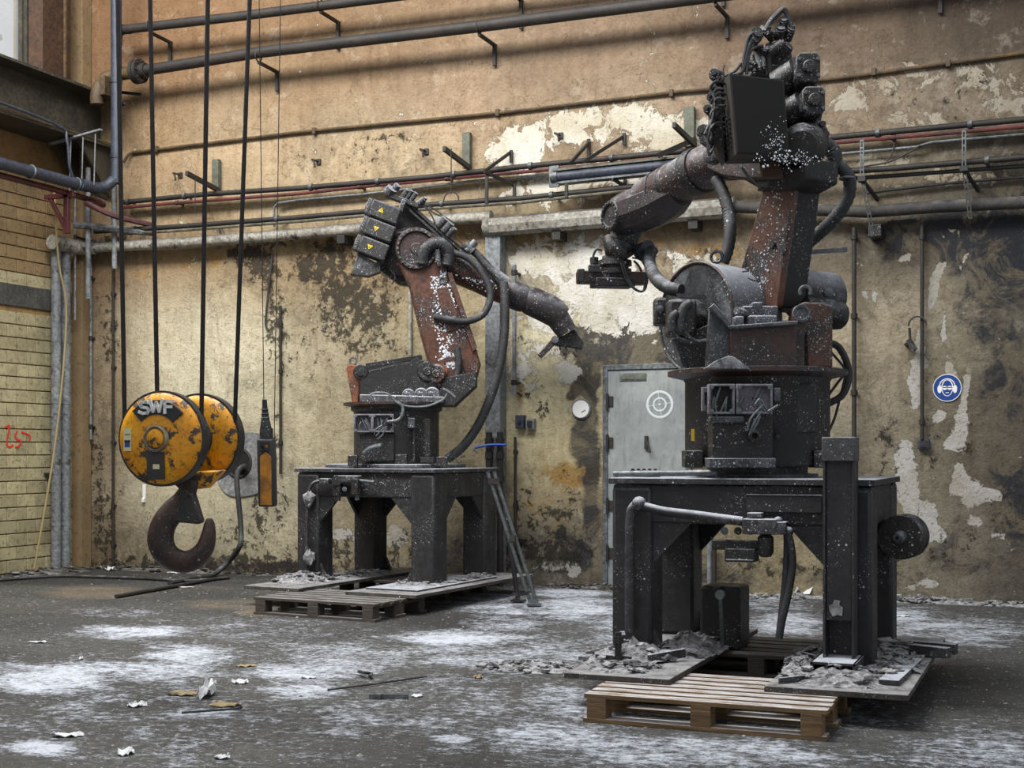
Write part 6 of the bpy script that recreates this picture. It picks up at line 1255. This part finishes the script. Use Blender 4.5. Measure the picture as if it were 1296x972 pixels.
b = MB(); b.rings([Dp(768,300,dW-.02), Dp(775,312,dW-.05), Dp(790,318,dW-.06), Dp(800,318,dW-.03)], [.03,.075,.08,.03], seg=16); build(b, 'wrist_yoke', M['char'], r2, ang=60)
fc = Dp(778,330,dW); b = MB(); b.lathe(fc, (0,0,-1), [(-.03,.085),(.0,.09),(.0,.115),(.035,.118),(.035,.095),(.06,.095),(.06,.115),(.095,.115),(.095,.09),(.12,.09)], seg=26); build(b, 'tool_flange', M['char'], r2)
b = MB(); tb0, tb1 = Dp(732,351,dW-.10), Dp(817,353,dW+.05); b.bar(tb0, tb1, .085, .11, UP); build(b, 'gripper_bar', M['rustdk'], r2, bev=.008)
b = MB(); b.bar(Dp(750,358,dW-.06), Dp(800,359,dW), .06, .16, UP); b.box(Dp(735,349,dW-.12), (.05,.06,.09), YAW); build(b, 'gripper_body', M['char'], r2, bev=.008)
for pts, r_ in (([(789,333),(794,350),(802,364),(812,369),(818,362),(817,346)],.008),([(786,332),(792,352),(803,366),(814,368),(816,352)],.007),([(762,317),(755,316),(751,324),(752,332)],.008),([(802,330),(808,336),(812,344)],.008),([(800,326),(812,330),(819,344)],.006)): ph('cable', [Dp(x,y,dW-.14) for x,y in pts], r_, 'cable', r2, seg=6)
b = MB(); p = Dp(752,335,dW-.1); b.cyl(p, p+UP*.05, .03, seg=10); b.box(p-UP*.03, (.08,.08,.05), YAW); build(b, 'sensor', M['char'], r2, bev=.004)
# hoses of the right robot
bell = [Dp(x,y,dW-.2) for x,y in ((806,317),(814,318),(824,320),(829,322))]; b = MB(); b.rings([Dp(808,318,dW-.05), Dp(820,318,dW-.12)], [.05,.075], seg=18); build(b, 'hose_bell', M['blue'] if 0 else M['pipeblue'], r2)
ph('dress_hose', [Dp(x,y,dd) for x,y,dd in ((826,316,dW-.16),(822,326,dW-.22),(824,340,dW-.35),(832,354,d2+.1),(845,364,d2-.05),(862,368,d2-.12))], .042, 'rubber', r2, corr=True)
ph('dress_hose', [Dp(x,y,dd) for x,y,dd in ((906,226,d2+.15),(915,244,d2+.1),(922,268,d2+.05),(924,292,d2),(921,316,d2-.02),(915,332,d2-.02))], .040, 'rubber', r2, corr=True)
ph('dress_hose', [Dp(x,y,dd) for x,y,dd in ((1034,178,d2+.1),(1052,188,d2+.1),(1056,204,d2+.1),(1050,222,d2+.12))], .050, 'rubber', r2, corr=True)
ph('dress_hose', [Dp(x,y,dd) for x,y,dd in ((1048,206,d2+.15),(1064,211,d2+.1),(1075,228,d2+.1),(1073,250,d2+.12),(1058,274,d2+.15),(1036,296,d2+.2),(1014,316,d2+.25),(1004,340,d2+.3))], .042, 'rubber', r2, corr=True)
b = MB(); b.torus(Dp(1072,226,d2+.1), UP, .046, .007, 16, 6); build(b, 'hose_clamp', M['zinc'], r2)
for pts, r_ in (([(1050,434),(1062,440),(1072,460),(1074,480),(1066,500),(1050,510),(1044,512)],.022),([(1052,446),(1066,462),(1070,470)],.008),([(1070,472),(1056,490),(1046,504)],.008),([(1070,476),(1062,508),(1056,530),(1046,552)],.008)): ph('base_cable', [Dp(x,y,d2+.12) for x,y in pts], r_, 'cable', r2, seg=8)
ph('cable', [Dp(x,y,7.6) for x,y in ((939,212),(948,224),(962,238))], .008, 'cable', r2, seg=6)

spatter('foam_spatter', lk, band(P2, .113, [(984,236),(975,290),(962,345),(958,375)], 11), 130, .0055, 5, P2.n)
spatter('foam_spatter', r2, lambda r: Dp(1000+r.gauss(0,22), 200+r.gauss(0,6), 7.50), 120, .0042, 6, -FW)
spatter('foam_spatter', r2, lambda r: Dp(980+r.gauss(0,9), 178+r.gauss(0,12), 7.505), 90, .0036, 7, -FW)
spatter('foam_spatter', r2, lambda r: Dp(1022+r.gauss(0,10), 172+r.gauss(0,10), 7.86), 120, .005, 8, -FW)
print('objects', len(bpy.data.objects), 'tris', sum(len(o.data.polygons) for o in bpy.data.objects if o.type == 'MESH')*2)
